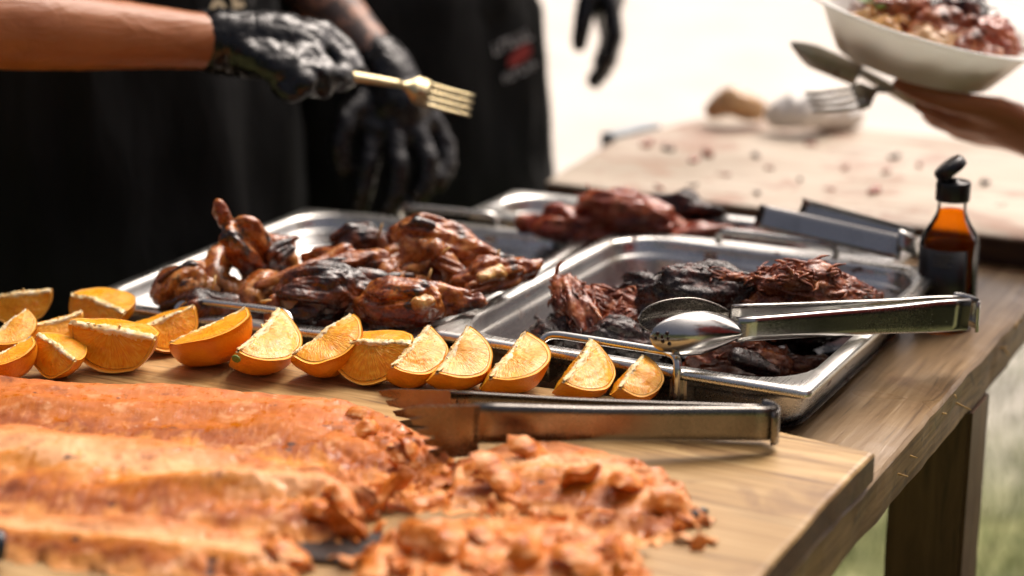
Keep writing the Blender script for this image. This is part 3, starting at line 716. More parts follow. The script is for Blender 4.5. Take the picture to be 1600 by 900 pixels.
for k, (x, y, z, r) in enumerate(((585, 505, .858, .011), (640, 508, .856, .009), (672, 492, .860, .012), (700, 486, .860, .009), (560, 512, .856, .008), (620, 498, .856, .010))):
    meat_mesh('roasted_onion', [(at(x, y, z), r, at(x + 14, y - 3, z), r * .8)], .0014, MAT['chick_dark'], 3, .002, 70, 20 + k, .002, lab=('dark roasted onion right behind the split orange wedge', 'flattest roasted onion lying along the front rim', 'largest dark roasted onion under the front drumstick', 'roasted onion closest to the right side of the chicken pan', 'smallest roasted onion beside the charred front piece', 'roasted onion sunk in the juices behind the others')[k], cat='onion', grp='roasted onion lumps in the chicken pan')
for k, (p, q, z, r, lab) in enumerate((((652, 474), (668, 470), .889, .0062, 'pale stuffing bulging from the front drumstick'), ((752, 434), (782, 424), .898, .0062, 'golden stuffing bulging from the black tipped drumstick'))):
    meat_mesh('stuffing', [(at(*p, z), r * .8, at(*q, z), r)], .0013, MAT['stuffing'], 2, .002, 90, 30 + k, .001, lab=lab, cat='stuffing')
for k, (a, b, lab) in enumerate((((667, 442, .890), (674, 420, .902), 'toothpick stuck upright in the front stuffed drumstick'), ((779, 404, .898), (779, 390, .906), 'toothpick in the black tipped drumstick'),
                 ((690, 398, .915), (703, 386, .922), 'toothpick across the large back drumstick'), ((590, 372, .905), (597, 350, .918), 'pale toothpick against the back wall of the pan'),
                 ((332, 452, .884), (337, 430, .895), 'dark toothpick in front of the curled thigh'), ((408, 472, .886), (424, 469, .888), 'short toothpick end beside the charred front piece'))):
    p, q = at(*a), at(*b); V, F = tube([p, p + (q - p) * .5, q], [.0013, .0013, .0009], 7)
    o = link('toothpick', new_mesh('toothpick', np.array(V) - p, F, MAT['toothpick'])); o.location = p; tag(o, lab, 'toothpick', 'toothpicks holding the chicken pieces')

GP = 'chunks of pulled meat in the near pan'
def pork(pts, radii, lab, mat='pork', seed=0.0, amp=.0035, s=80, ridge=.003, spikes=60, vox=.0016, sl=.011, add=(), fib=None):
    return meat_mesh('pulled_meat', chain(zpts(pts), radii) + list(add), vox, MAT[mat], 1, amp, s, seed, ridge, fib=fib if fib is not None else (zpts(pts)[-1] - zpts(pts)[0]), spikes=int(spikes * 2.2), spike_len=sl * .8, lab=lab, cat='meat', grp=GP, crease=.007)
pork([(885, 450, .885), (893, 480, .874), (910, 505, .862), (915, 527, .852)], [.010, .013, .015, .013], 'upright shred of pulled meat at the left wall of the pan', seed=40.1, amp=.004)
pork([(905, 465, .872), (940, 480, .868), (985, 487, .864), (1010, 505, .858)], [.010, .012, .013, .012], 'tangled pale shreds of meat left of the spoon tongs', seed=41.1, spikes=110, sl=.014)
pork([(978, 462, .872), (1000, 450, .878), (1022, 468, .874)], [.011, .013, .011], 'dark rounded meat lump behind the tangled shreds', 'bark', seed=42.3, spikes=20)
pork([(940, 517, .856), (980, 510, .858), (1010, 520, .854)], [.011, .013, .011], 'brown shredded meat under the tip of the spoon tongs', seed=42.9, spikes=70)
pork([(850, 533, .845), (885, 520, .852), (915, 533, .847), (900, 553, .842)], [.012, .015, .013, .012], 'black glossy charred meat in the left front corner of the pan', 'bark', seed=43.1, spikes=30, ridge=.004)
pork([(930, 540, .848), (965, 529, .854), (1000, 541, .849), (1030, 553, .844)], [.014, .017, .015, .012], 'charred crusty meat lump behind the wire handle', 'bark', seed=44.1, amp=.003, spikes=25)
pork([(1030, 476, .876), (1065, 458, .888), (1110, 454, .890), (1150, 460, .886), (1165, 476, .876)], [.016, .021, .022, .019, .014], 'long blackened meat chunk at the middle of the pan', 'bark', seed=45.2, amp=.0035, spikes=35, ridge=.0035)
pork([(1095, 446, .895), (1135, 438, .900), (1165, 450, .893)], [.006, .009, .008], 'spiky red meat shred on top of the blackened chunk', seed=45.9, spikes=60, sl=.014)
pork([(1118, 488, .868), (1155, 482, .870), (1190, 484, .868)], [.013, .014, .012], 'golden brown shreds of meat above the tongs', seed=46.4, spikes=90)
pork([(1190, 473, .880), (1220, 458, .890), (1265, 460, .890), (1310, 470, .882), (1350, 484, .870)], [.018, .024, .024, .020, .014], 'largest shredded meat heap in front of the back wall', seed=47.7, amp=.0042, spikes=200, sl=.013, ridge=.004)
pork([(1200, 443, .902), (1235, 440, .905), (1275, 443, .902)], [.008, .010, .008], 'jagged red crest on top of the largest meat heap', seed=48.2, spikes=90, sl=.014)
pork([(1300, 466, .885), (1335, 476, .876), (1370, 486, .866)], [.010, .012, .010], 'black glossy crust at the right end of the meat heap', 'bark', seed=49.3, spikes=20)
pork([(1340, 490, .866), (1375, 492, .862)], [.008, .007], 'small loose shreds of meat at the right end of the pan', seed=49.9, spikes=60)
pork([(1095, 573, .838), (1130, 561, .844), (1175, 557, .846), (1215, 571, .838)], [.012, .017, .017, .012], 'red brown meat chunk with a black strip in front of the tongs', seed=50.4, amp=.003, spikes=40)
pork([(1150, 561, .852), (1180, 565, .848), (1205, 577, .842)], [.006, .007, .005], 'black charred strip on the front meat chunk', 'bark', seed=50.9, spikes=0)
pork([(1240, 571, .833), (1285, 565, .833)], [.006, .005], 'thin brown meat slice in the right front corner of the pan', seed=51.4, spikes=5)
pork([(1040, 505, .852), (1100, 510, .850), (1180, 505, .850), (1260, 503, .850), (1320, 500, .850)], [.018, .018, .018, .016, .012], 'dark meat pieces lying deep in the pan under the tongs', 'bark', seed=52.3, spikes=20)
for k, (x, y, z, r, dx) in enumerate(((1060, 540, .835, .010, 20), (1250, 530, .836, .009, 25), (1300, 520, .838, .009, 20), (930, 560, .832, .008, 18))):
    pork([(x, y, z), (x + dx, y - 3, z)], [r, r * .8], ['dark scrap of meat under the bowl of the tongs', 'dark scrap of meat under the tong handle', 'dark meat scrap by the right wall of the pan', 'dark meat scrap under the wire handle'][k], 'bark', seed=53.3 + k, spikes=10)
GR = 'red glazed ribs in the back pan'
def rib(pts, radii, lab, mat='ribs', seed=0.0, **kw):
    return meat_mesh('glazed_rib', chain(zpts(pts), radii), .0022, MAT[mat], 1, .005, 60, seed, .004, crease=.02, fib=zpts(pts)[-1] - zpts(pts)[0], lab=lab, cat='meat', grp=GR, **kw)
rib([(835, 360, 0.860), (870, 353, 0.868), (915, 358, 0.866)], [0.0128, 0.0176, 0.0144], 'dark red rib piece at the left end of the back pan', seed=60.1)
rib([(900, 338, 0.879), (950, 326, 0.889), (1000, 333, 0.886), (1040, 353, 0.874)], [0.0136, 0.0192, 0.0176, 0.0128], 'pale orange rib heap in the middle of the back pan', seed=61.2, spikes=40, spike_len=.02)
rib([(985, 323, 0.887), (1030, 340, 0.880), (1060, 363, 0.866)], [0.0096, 0.0104, 0.0096], 'orange strip of meat sloping down across the ribs', 'ribs', seed=62.4)
rib([(1030, 328, 0.879), (1070, 326, 0.882), (1110, 340, 0.874)], [0.0144, 0.0176, 0.0144], 'blackened rib piece against the pale board', 'bark', seed=63.1)
rib([(1040, 376, 0.860), (1090, 370, 0.864), (1140, 376, 0.860)], [0.0096, 0.0136, 0.0104], 'dark red glossy rib in front of the blackened one', seed=64.6)
rib([(1110, 353, 0.870), (1145, 360, 0.866)], [0.0112, 0.0120], 'black and white smeared rib end before the back tongs', 'bark', seed=65.2)
rib([(1165, 380, 0.856), (1200, 376, 0.858), (1230, 384, 0.852)], [0.0104, 0.0120, 0.0096], 'small red meat pieces under the back tongs', seed=66.7)
rib([(930, 368, 0.860), (960, 370, 0.860)], [0.0080, 0.0096], 'small orange meat scrap at the pan corner', seed=67.3)

# ------------------------------------------------------------------ tongs
def channel(pts, hw, th, root, name, up=None, lip=.006, mat='steel_tong', caps=True):
    """a pressed tong arm: broad web standing on edge with turned-in lips; pts centre line, hw half height along the way, th side the lips turn to"""
    R = []; pts = [np.array(p, float) for p in pts]; m = len(pts)
    for i, p in enumerate(pts):
        t = pts[min(i + 1, m - 1)] - pts[max(i - 1, 0)]; t /= np.linalg.norm(t)
        u = np.array(up if up is not None else (0, 0, 1.0)); u = u - t * (u @ t); u /= np.linalg.norm(u); s = np.cross(t, u) * th
        h = hw[i]; w = .0011; l = lip[i] if not np.isscalar(lip) else lip
        prof = [(h - .0015, 0), (h, .0015), (h, l), (h - w, l), (h - w, .0022), (h * .5, w), (-h * .5, w), (-h + w, .0022), (-h + w, l), (-h, l), (-h, .0015), (-h + .0015, 0), (-h * .5, 0), (h * .5, 0)]
        R.append([p + u * a + s * b for a, b in prof])
    V, F = rings(R); return put(name, V, F, MAT[mat], root)
def tongs_end(p, d, up, hw, gap, root, mat='steel_tong'):
    """the bent spring end joining both arms"""
    d = d / np.linalg.norm(d); u = np.array(up, float); s = np.cross(d, u); s /= np.linalg.norm(s)
    pts = [p + s * gap * math.cos(a) + d * gap * .62 * math.sin(a) - d * .004 for a in np.linspace(0, math.pi, 14)]
    R = [];
    for q in pts: R.append([q + u * hw, q + u * hw * .5, q - u * hw * .5, q - u * hw])
    V = [v for r in R for v in r]; n = 4; F = grid_faces(len(R), 4)
    o = put('spring_end', V, F, MAT[mat], root); md = o.modifiers.new('t', 'SOLIDIFY'); md.thickness = .0012; md.offset = 0; return o
# spoon tongs across the near pan
tr = thing('serving_tongs', 'steel tongs with perforated spoon ends resting on the rim of the near pan', 'tongs', at(1400, 500, ZR))
eN = at(1512, 492, .8835); hN = at(1150, 528, .880); eF = at(1500, 488, .8835)
e0 = pd(1508, 491, 1.600)
def spoon(centre, d, s, wl, wh, root, holes=True, mat='steel_tong'):
    """shallow oval spoon bowl standing on edge: d along the arm, u up, s outwards"""
    d = d / np.linalg.norm(d); u = UPZ - d * (d @ UPZ); u /= np.linalg.norm(u); s = s - d * (s @ d) - u * (s @ u); s /= np.linalg.norm(s)
    nu, nv = 30, 15; V = []
    hol = [(-.80, .05), (-.78, -.16), (-.72, .20), (-.90, -.05), (-.70, -.02), (-.66, -.26), (-.88, .16)]
    for i in range(nu):
        t = -1 + 2 * i / (nu - 1); w = math.sqrt(max(0, 1 - t * t)) if t < .1 else (1 - .62 * ((t - .1) / .9) ** 1.5) * math.sqrt(1 - .01)
        if t > .1: w = 1 * (1 - ((t - .1) / .9) ** 1.7 * .70)
        for j in range(nv):
            k = -1 + 2 * j / (nv - 1); dp = (1 - k * k) * (1 - max(-t, t * .55) ** 2 if abs(t) < 1 else 0) * .013
            V.append(centre + d * t * wl + u * k * wh * w + s * dp)
    o = put('spoon', V, grid_faces(nu, nv), MAT[mat], root); md = o.modifiers.new('t', 'SOLIDIFY'); md.thickness = .0012; md.offset = 0
    if holes:
        for t, k in hol:
            w = math.sqrt(max(0, 1 - t * t)); dp = (1 - k * k) * (1 - t * t) * .013; c = centre + d * t * wl + u * k * wh * 1.0 + s * (dp + .0009)
            nn = 10; R = [[c + (d * math.cos(q * 6.2832 / nn) + u * math.sin(q * 6.2832 / nn)) * .0016 + s * e for q in range(nn)] for e in (-.0026, 0)]
            Vh, Fh = rings(R); put('hole', Vh, Fh, MAT['juice'], root)
    return o
def arm_line(a, b, n=14): return [a + (b - a) * k / (n - 1) for k in range(n)]
nA = pd(1155, 517, 1.440); nB = pd(1515, 492, 1.545)
dN = (nA - nB) / np.linalg.norm(nA - nB); sN = -AWAY + 0 * UPZ
channel(arm_line(nB, nA), [.0135] * 3 + [.0128, .012, .0115, .0112, .011, .0108, .0105, .0102, .010, .0098, .0095], 1, tr, 'arm')
spoon(pd(1085, 521, 1.425), dN, sN, -.040, .0172, tr)
fA = pd(1140, 492, 1.500); fB = pd(1505, 484, 1.580); dF = (fA - fB) / np.linalg.norm(fA - fB)
channel(arm_line(fB, fA), [.0135] * 3 + [.0128, .012, .0115, .0112, .011, .0108, .0105, .0102, .010, .0098, .0095], -1, tr, 'arm')
spoon(pd(1068, 496, 1.480), dF, AWAY * 1.0, -.040, .0160, tr, False, 'steel_grip')  # far spoon in a darker steel, standing in for its shaded hollow
tongs_end((nB + fB) / 2 - dN * .002, -dN, UPZ, .0135, np.linalg.norm((nB - fB) - dN * ((nB - fB) @ dN)) / 2, tr)
# toothed tongs on the near board
tq = thing('gripping_tongs', 'steel tongs with toothed ends lying in the salmon on the near board', 'tongs', at(1000, 690, B))
def toothed(centre, d, root, hw, L, side):
    d = d / np.linalg.norm(d); u = UPZ - d * (d @ UPZ); u /= np.linalg.norm(u); s = np.cross(d, u) * side
    nt = 5; V = []
    outer = []
    for k in range(nt * 4 + 1):
        q = k / (nt * 4); saw = .0 if k % 4 == 0 else .011; outer.append((q, saw))
    n = len(outer)
    for th in (0, .0012):
        for q, saw in outer:
            hh = hw * 1.75; a = hw - q * (hw + hh)
            V.append(centre + u * (hw) + u * (-(q) * (hw + hh * .9)) * .999 + d * (-.004) + s * th)
        for q, saw in outer:
            hh = hw * 1.75; V.append(centre + u * (hw * .95 - q * (hw + hh * .95)) + d * (L * (.55 + .75 * (1 - q)) + saw) + s * th)
    F = []
    for k in range(n - 1):
        F += [(k, k + 1, n + k + 1, n + k), (2*n + k + 1, 2*n + k, 3*n + k, 3*n + k + 1), (n + k, n + k + 1, 3*n + k + 1, 3*n + k)]
    F += [(0, n, 3*n, 2*n), (n - 1, 2*n - 1, 4*n - 1, 3*n - 1)]
    return put('toothed_grip', V, F, MAT['steel_grip'], root, False)
gB = pd(1212, 664, 1.318); gA = pd(740, 664, 1.292); dG = (gA - gB) / np.linalg.norm(gA - gB)
channel(arm_line(gB, gA), [.0125] * 4 + [.0123] * 4 + [.0125, .013, .0135, .014, .0145, .0145], 1, tq, 'arm', mat='steel_grip')
toothed(gA, dG, tq, .0145, .030, 1)
hB = pd(1196, 656, 1.345); hA = pd(705, 638, 1.370); dH = (hA - hB) / np.linalg.norm(hA - hB)
channel(arm_line(hB, hA), [.0125] * 4 + [.0123] * 4 + [.0125, .013, .0135, .014, .0145, .0145], -1, tq, 'arm', mat='steel_grip')
toothed(hA, dH, tq, .0145, .034, -1)
tongs_end((gB + hB) / 2 - dG * .001, -dG, UPZ, .0125, np.linalg.norm((gB - hB) - dG * ((gB - hB) @ dG)) / 2, tq, 'steel_grip')
# tongs in the back pan
tb = thing('rib_tongs', 'pale steel tongs lying across the back pan towards the sauce bottle', 'tongs', at(1400, 390, .875))
kB = at(1410, 386, .889); kA = at(1182, 336, .899); dK = (kA - kB) / np.linalg.norm(kA - kB)
upk = UPZ * .75 - AWAY * .65
channel(arm_line(kB, kA), [.0115] * 14, 1, tb, 'arm', up=UPZ * .8 + AWAY * .5)
jB = at(1424, 376, .889); jA = at(1250, 328, .899); channel(arm_line(jB, jA), [.0105] * 14, -1, tb, 'arm', up=UPZ * .7 + AWAY * .6)
tongs_end((kB + jB) / 2 + (kB - kA) / np.linalg.norm(kB - kA) * .002, (kB - kA), UPZ * .8 + AWAY * .4, .011, .020, tb)

# ------------------------------------------------------------------ sauce bottle
bc = at(1475, 508, T); bc[2] = T
bt = thing('sauce_bottle', 'orange hot sauce bottle with black label and open flip cap', 'bottle', tuple(bc))
rb = .0262
prof_o = [(0, .0), (rb - .004, .0), (rb - .001, .0015), (rb, .005), (rb, .078), (rb - .0005, .083), (rb - .003, .089), (rb - .0085, .097), (.0140, .105), (.0128, .109), (.0125, .120), (.0118, .121)]
V, F = lathe(prof_o + [(.0120, .120), (.0122, .109), (.0133, .1045), (rb - .0092, .096), (rb - .0037, .088), (rb - .0007, .082), (rb - .0007, .006), (rb - .005, .002), (0, .002)], 48)
_t = Mt('clear_glass', (1, 1, 1), .03); _gl = _t.nt.nodes.new('ShaderNodeBsdfGlossy'); _gl.inputs['Roughness'].default_value = .03
_tr = _t.nt.nodes.new('ShaderNodeBsdfTransparent'); _lw = _t.nt.nodes.new('ShaderNodeFresnel'); _lw.inputs[0].default_value = 1.16; _ms = _t.nt.nodes.new('ShaderNodeMixShader')
_t.nt.links.new(_lw.outputs[0], _ms.inputs[0]); _t.nt.links.new(_tr.outputs[0], _ms.inputs[1]); _t.nt.links.new(_gl.outputs[0], _ms.inputs[2]); _t.nt.links.new(_ms.outputs[0], _t.nt.nodes['Material Output'].inputs[0])
link('glass', new_mesh('glass', V, F, _t.m), bt)
pl = [(0, .0035), (rb - .0065, .0035), (rb - .0010, .0065), (rb - .0010, .082), (rb - .0040, .088), (rb - .0096, .096), (.0130, .1045), (.0119, .1085), (0, .1085)]
_t = Mt('hot_sauce', (.85, .16, .01), .15, Specular_IOR_Level=.3); _t.set('Base Color', _t.ramp(_t.noise(60, 3), [(.3, (.88, .17, .004)), (.7, (.92, .27, .010))]))
_t.b.inputs['Subsurface Weight'].default_value = .6; _t.b.inputs['Subsurface Radius'].default_value = (.03, .008, .001); _t.b.inputs['Subsurface Scale'].default_value = 1.0
_tr = _t.nt.nodes.new('ShaderNodeBsdfTransparent'); _tr.inputs[0].default_value = (1.0, .50, .05, 1); _ms = _t.nt.nodes.new('ShaderNodeMixShader'); _ms.inputs[0].default_value = .12
_t.nt.links.new(_tr.outputs[0], _ms.inputs[1]); _t.nt.links.new(_t.b.outputs[0], _ms.inputs[2]); _t.nt.links.new(_ms.outputs[0], _t.nt.nodes['Material Output'].inputs[0])
V, F = lathe(pl, 40); link('sauce', new_mesh('sauce', V, F, _t.m), bt)
a0 = math.atan2(-AWAY[1], -AWAY[0])
def wrap(r, z0, z1, d0, d1, n=40, th=.0004):
    A = [a0 + rad(d0 + (d1 - d0) * k / n) for k in range(n + 1)]
    return rings([[(q * math.cos(a), q * math.sin(a), z) for q, z in ((r, z0), (r, z1), (r + th, z1), (r + th, z0))] for a in A])
V, F = wrap(rb + .0002, .006, .0765, -290, 24); lb = link('label', new_mesh('label', V, F, MAT['black_plastic']), bt)
for k, (z, d0, d1) in enumerate(((.0720, -44, -4), (.0695, -44, -12), (.0670, -44, -2), (.0645, -44, -16), (.0620, -44, -8))):
    V, F = wrap(rb + .0007, z, z + .0012, d0, d1, 12, .0001); link('print', new_mesh('print', V, F, MAT['print_grey']), lb)
V, F = lathe([(.0128, .118), (.0152, .118), (.0154, .120), (.0154, .134), (.0146, .1355), (.006, .1358), (.0045, .138), (0, .138)], 32)
cp = link('cap', new_mesh('cap', V, F, MAT['black_plastic']), bt)
V, F = lathe([(0, -.001), (.0146, -.001), (.0152, .001), (.0150, .006), (.0135, .0085), (0, .0092)], 32)
V = np.array(V); V[:, 0] += .0152
ld = link('lid', new_mesh('lid', V, F, MAT['black_plastic']), cp); hd = -_rt * .95 + AWAY * .15; hd /= np.linalg.norm(hd)
ld.matrix_local = Matrix.Translation((hd[0] * .0138, hd[1] * .0138, .1350)) @ Matrix.Rotation(math.atan2(-hd[1], -hd[0]), 4, 'Z') @ Matrix.Rotation(rad(-38), 4, 'Y')

# ------------------------------------------------------------------ salmon
def fillet(name, label, back, front, H, mats, seed, zb=B, nu=230, nv=64, amp=.0018, jagg=.008, grp='salmon on the near board', top=.42, cutend=False):
    """a slab of fish between a back and a front contact line on the board; H thickness along it"""
    bp = np.array(smooth_path([at(x, y, zb) for x, y in back], nu)); fp = np.array(smooth_path([at(x, y, zb) for x, y in front], nu))
    hh = np.interp(np.linspace(0, 1, nu), np.linspace(0, 1, len(H)), H)
    tv = np.linspace(0, 1, nv); tt = np.tile(tv, nu); ss = np.repeat(np.linspace(0, 1, nu), nv)
    P = (bp[:, None, :] + (fp - bp)[:, None, :] * tv[None, :, None]).reshape(-1, 3)
    al = P @ _rt; ac = P @ AWAY
    edge = np.abs(2 * tt - 1) ** 6
    dirv = (fp - bp); dirv /= np.linalg.norm(dirv, axis=1)[:, None]; dirv = np.repeat(dirv, nv, 0)
    P = P + dirv * (edge * np.sign(tt - .5) * fbm(P, 55, 4, seed + 2) * jagg)[:, None]
    endw = np.clip((ss - .86) / .14, 0, 1) ** 2
    lonv = np.repeat(np.gradient(bp, axis=0), nv, 0); lonv /= np.linalg.norm(lonv, axis=1)[:, None]
    P = P + lonv * (endw * fbm(P * np.array([1, 1, 0]), 40, 4, seed + 5) * .022)[:, None]
    rise = np.clip(tt / .10, 0, 1) ** .5; fall = np.clip((1 - tt) / (1 - top), 0, 1) ** .75
    prof = rise * np.minimum(1, fall) * (1 - .10 * np.clip(tt / top, 0, 1))
    ends = np.clip((1 - ss) * (40 if cutend else 14) + .01, 0, 1) ** .4 * np.clip(ss * 30 + .05, 0, 1)
    base = np.repeat(hh, nv) * prof * ends
    Q = np.stack([al * .30, ac, al * 0 + seed], 1); k = np.minimum(1, base / .006)
    chev = al * 330 + np.abs(tt - .45) * 9 + fbm(P, 24, 3, seed) * 3
    gr = np.clip(1 - np.abs((chev / 6.283) % 1 - .5) * 7, 0, 1) * np.clip(fbm(P, 12, 2, seed + 6) + .35, 0, 1)
    pits = np.clip(fbm(P, 42, 3, seed + 9, True) - .7, 0, 1)
    z = base * (1 + fbm(Q, 28, 2, seed + 8) * .32) + (fbm(Q, 60, 3, seed) * amp + fbm(P, 150, 3, seed + 4) * amp * .22 - gr * .0007 * (tt > .3) - pits * .006 * np.clip(ss * 3 - 1.6, 0, 1)) * k
    Vt = P.copy(); Vt[:, 2] = zb + .0006 + np.maximum(z, 0); n = len(Vt); Vb = Vt.copy(); Vb[:, 2] = zb + .0003
    F = [tuple(reversed(f)) for f in grid_faces(nu, nv)]
    for j in range(nv - 1): F += [(j, j + 1, n + j + 1, n + j), ((nu-1)*nv + j + 1, (nu-1)*nv + j, n + (nu-1)*nv + j, n + (nu-1)*nv + j + 1)]
    for i in range(nu - 1): F += [(i*nv, n + i*nv, n + (i+1)*nv, (i+1)*nv), (i*nv + nv - 1, (i+1)*nv + nv - 1, n + (i+1)*nv + nv - 1, n + i*nv + nv - 1)]
    c = Vt.mean(0); c[2] = zb; A = np.concatenate([Vt, Vb]) - c
    me = new_mesh(name, A, F, mats); U = np.stack([al * 3.0, tt], 1); U = np.concatenate([U, U])
    li = np.empty(len(me.loops), int); me.loops.foreach_get('vertex_index', li); me.uv_layers.new(name='uv').data.foreach_set('uv', U[li].ravel())
    o = link(name, me); o.location = c; tag(o, label, 'salmon', grp); return o
fillet('salmon_fillet', 'long baked salmon side nearest the orange wedges', [(-220, 616), (0, 620), (120, 622), (300, 628), (450, 634), (560, 648), (640, 684), (715, 730)],
       [(-220, 700), (0, 712), (150, 726), (300, 742), (450, 764), (560, 792), (640, 800), (725, 792)], [.019, .020, .018, .017, .016, .015, .014, .010], MAT['salmon'], 1.3)
fillet('salmon_fillet', 'thick salmon side in front with a pale cut end', [(-220, 700), (0, 708), (150, 722), (300, 738), (420, 758), (500, 776), (560, 792)],
       [(-220, 828), (0, 836), (150, 846), (300, 856), (420, 860), (500, 862), (572, 856)], [.026, .028, .026, .026, .026, .026, .024], MAT['salmon_pale'], 2.6, cutend=True, top=.5)
fillet('salmon_fillet', 'lowest salmon strip nearest the viewer', [(-220, 822), (0, 832), (150, 842), (300, 852), (400, 862), (465, 876)],
       [(-220, 856), (0, 874), (120, 892), (250, 914), (380, 940), (490, 960)], [.012, .013, .015, .017, .017, .012], MAT['salmon_pale'], 3.9, top=.55)
fillet('salmon_fillet', 'broken salmon piece with a browned ridge at the right end of the board', [(700, 742), (800, 726), (880, 722), (960, 738), (1030, 762), (1085, 800)],
       [(690, 800), (800, 806), (880, 826), (950, 846), (1020, 856), (1078, 836)], [.014, .018, .018, .017, .017, .014], MAT['salmon_pale'], 5.2, amp=.003, jagg=.012, top=.5)
fillet('salmon_fillet', 'flaked pale salmon at the bottom middle of the board', [(600, 846), (680, 832), (780, 832), (880, 846), (960, 858), (1005, 872)],
       [(520, 940), (650, 950), (780, 950), (880, 945), (950, 935), (1000, 905)], [.010, .014, .015, .015, .014, .010], MAT['salmon_in'], 6.1, amp=.003, jagg=.014)
# broken flakes: curved plates of flesh
def flake_geo(r, rg):
    nu_, nv_ = 9, 7; V = []; w, l, th = r * rg.uniform(.6, .9), r * rg.uniform(1.0, 1.5), r * rg.uniform(.28, .5); cv = rg.uniform(.1, .4)
    so_ = rg.uniform(0, 50); outl = [1 + .25 * rg.normal() for _ in range(nu_)]
    for sgn in (1, -1):
        for i in range(nu_):
            u = -1 + 2 * i / (nu_ - 1)
            for j in range(nv_):
                v = -1 + 2 * j / (nv_ - 1); e = (1 - abs(u) ** 4) * (1 - abs(v) ** 4)
                V.append((u * l * (1 + .1 * v * outl[j]), v * w * (.7 + .3 * (1 - u * u)) * (.85 + .15 * outl[i]), sgn * th * e * .8 - cv * l * u * u * .6 + .12 * r * math.sin(u * 4 + so_)))
    n = nu_ * nv_; F = [tuple(reversed(f)) for f in grid_faces(nu_, nv_)] + grid_faces(nu_, nv_, off=n)
    V = np.array(V); V += np.stack([fbm(V + so_, .9 / r, 3, q) for q in range(3)], 1) * r * .13
    return V, F
GF = 'salmon flakes'
FL = [(505, 800, .016, .016, 'salmon_in', 'pale cut face of salmon at the end of the thick side'), (540, 822, .010, .013, 'salmon_in', 'pale salmon chunk below the thick side'), (530, 770, .024, .012, 'salmon_in', 'salmon chunk broken off at the top of the cut end'), (600, 772, .012, .015, 'salmon_in', 'browned salmon chunk between the two long sides'),
      (838, 712, .018, .016, 'salmon_in', 'round browned salmon chunk under the tong arm'), (735, 735, .012, .011, 'salmon_in', 'pale flake beside the toothed tong grip'), (640, 700, .014, .010, 'salmon_in', 'salmon flake caught in the toothed tong grip'),
      (905, 742, .020, .015, 'salmon_in', 'pale flake on the broken salmon piece'), (985, 752, .019, .015, 'salmon_in', 'bright flake near the right tip of the salmon'), (1045, 782, .016, .013, 'salmon_in', 'orange tip flake at the far right of the salmon'),
      (640, 838, .016, .017, 'salmon_in', 'large pale flake right of the dark gap'), (700, 850, .017, .015, 'salmon_in', 'pink flake at the bottom middle'), (760, 834, .016, .013, 'salmon_in', 'orange flake between the broken pieces'), (830, 858, .018, .016, 'salmon_in', 'pale flake over the flaked salmon'),
      (900, 868, .016, .015, 'salmon_in', 'cream flake near the bottom right of the salmon'), (960, 856, .012, .011, 'salmon_in', 'browned flake beside the bare board'), (585, 884, .012, .014, 'salmon_in', 'flake at the bottom edge below the dark gap'), (670, 782, .014, .012, 'salmon_in', 'flake on the seam between long side and broken piece'),
      (450, 862, .012, .014, 'salmon_in', 'pale flake at the end of the lowest strip'), (780, 742, .018, .015, 'salmon_in', 'flake at the left of the broken salmon piece'), (555, 645, .016, .009, 'salmon_in', 'small browned crumb on the back salmon side'), (575, 668, .016, .010, 'salmon_in', 'ring shaped flake at the end of the back salmon side')]
for k, (x, y, h, r, m, lab) in enumerate(FL):
    rg = np.random.default_rng(900 + k); V, F = flake_geo(r, rg); Rm = np.array(Euler((rg.normal(0, .5), rg.normal(0, .5), rg.uniform(0, 6.28))).to_matrix()); p = at(x, y, B + h)
    o = link('salmon_flake', new_mesh('salmon_flake', V @ Rm.T, F, MAT[m])); o.location = p; tag(o, lab, 'salmon', GF)
cr = Geo(); rg = np.random.default_rng(77)
zones = [(720, 1060, 735, 840, .010, .018, 34), (590, 990, 835, 900, .006, .016, 46), (590, 730, 660, 790, .004, .014, 30), (440, 600, 800, 880, .001, .006, 18), (300, 480, 862, 900, .001, .006, 8), (1050, 1110, 795, 850, .001, .004, 10), (620, 700, 670, 720, .001, .010, 16)]
for x0, x1, y0, y1, h0, h1, nn in zones:
    for _ in range(nn):
        V, F = flake_geo(rg.uniform(.0022, .0065), rg); Rm = np.array(Euler((rg.normal(0, .6), rg.normal(0, .6), rg.uniform(0, 6.28))).to_matrix())
        cr.add(V @ Rm.T + at(rg.uniform(x0, x1), rg.uniform(y0, y1), B + rg.uniform(h0, h1)), F)
tag(link('salmon_crumbs', new_mesh('salmon_crumbs', cr.V, cr.F, MAT['salmon_in'])), 'loose crumbs and shreds of salmon scattered over the fish', 'crumbs', kind='stuff')
# dark skin under the broken fish
sk = [(430, 850), (520, 838), (620, 838), (700, 846), (640, 872), (560, 884), (470, 876)]
V = [at(x, y, B + .0015) for x, y in sk]; V = np.array(V + [v + np.array([0, 0, .0025]) for v in V]); n = len(sk)
o = link('salmon_skin', new_mesh('salmon_skin', V - V.mean(0), [tuple(range(n)), tuple(range(2*n - 1, n - 1, -1))] + [(i, (i + 1) % n, n + (i + 1) % n, n + i) for i in range(n)], MAT['fish_skin'], False)); o.location = V.mean(0); tag(o, 'patch of dark fish skin showing in the gap between salmon pieces', 'fish skin')
meat_mesh('salmon_skin', chain([at(1085, 806, B + .004), at(1100, 800, B + .006)], [.005, .003]), .0012, MAT['fish_skin'], 2, .001, 80, 3.3, lab='black curl of fish skin at the right tip of the salmon', cat='fish skin')
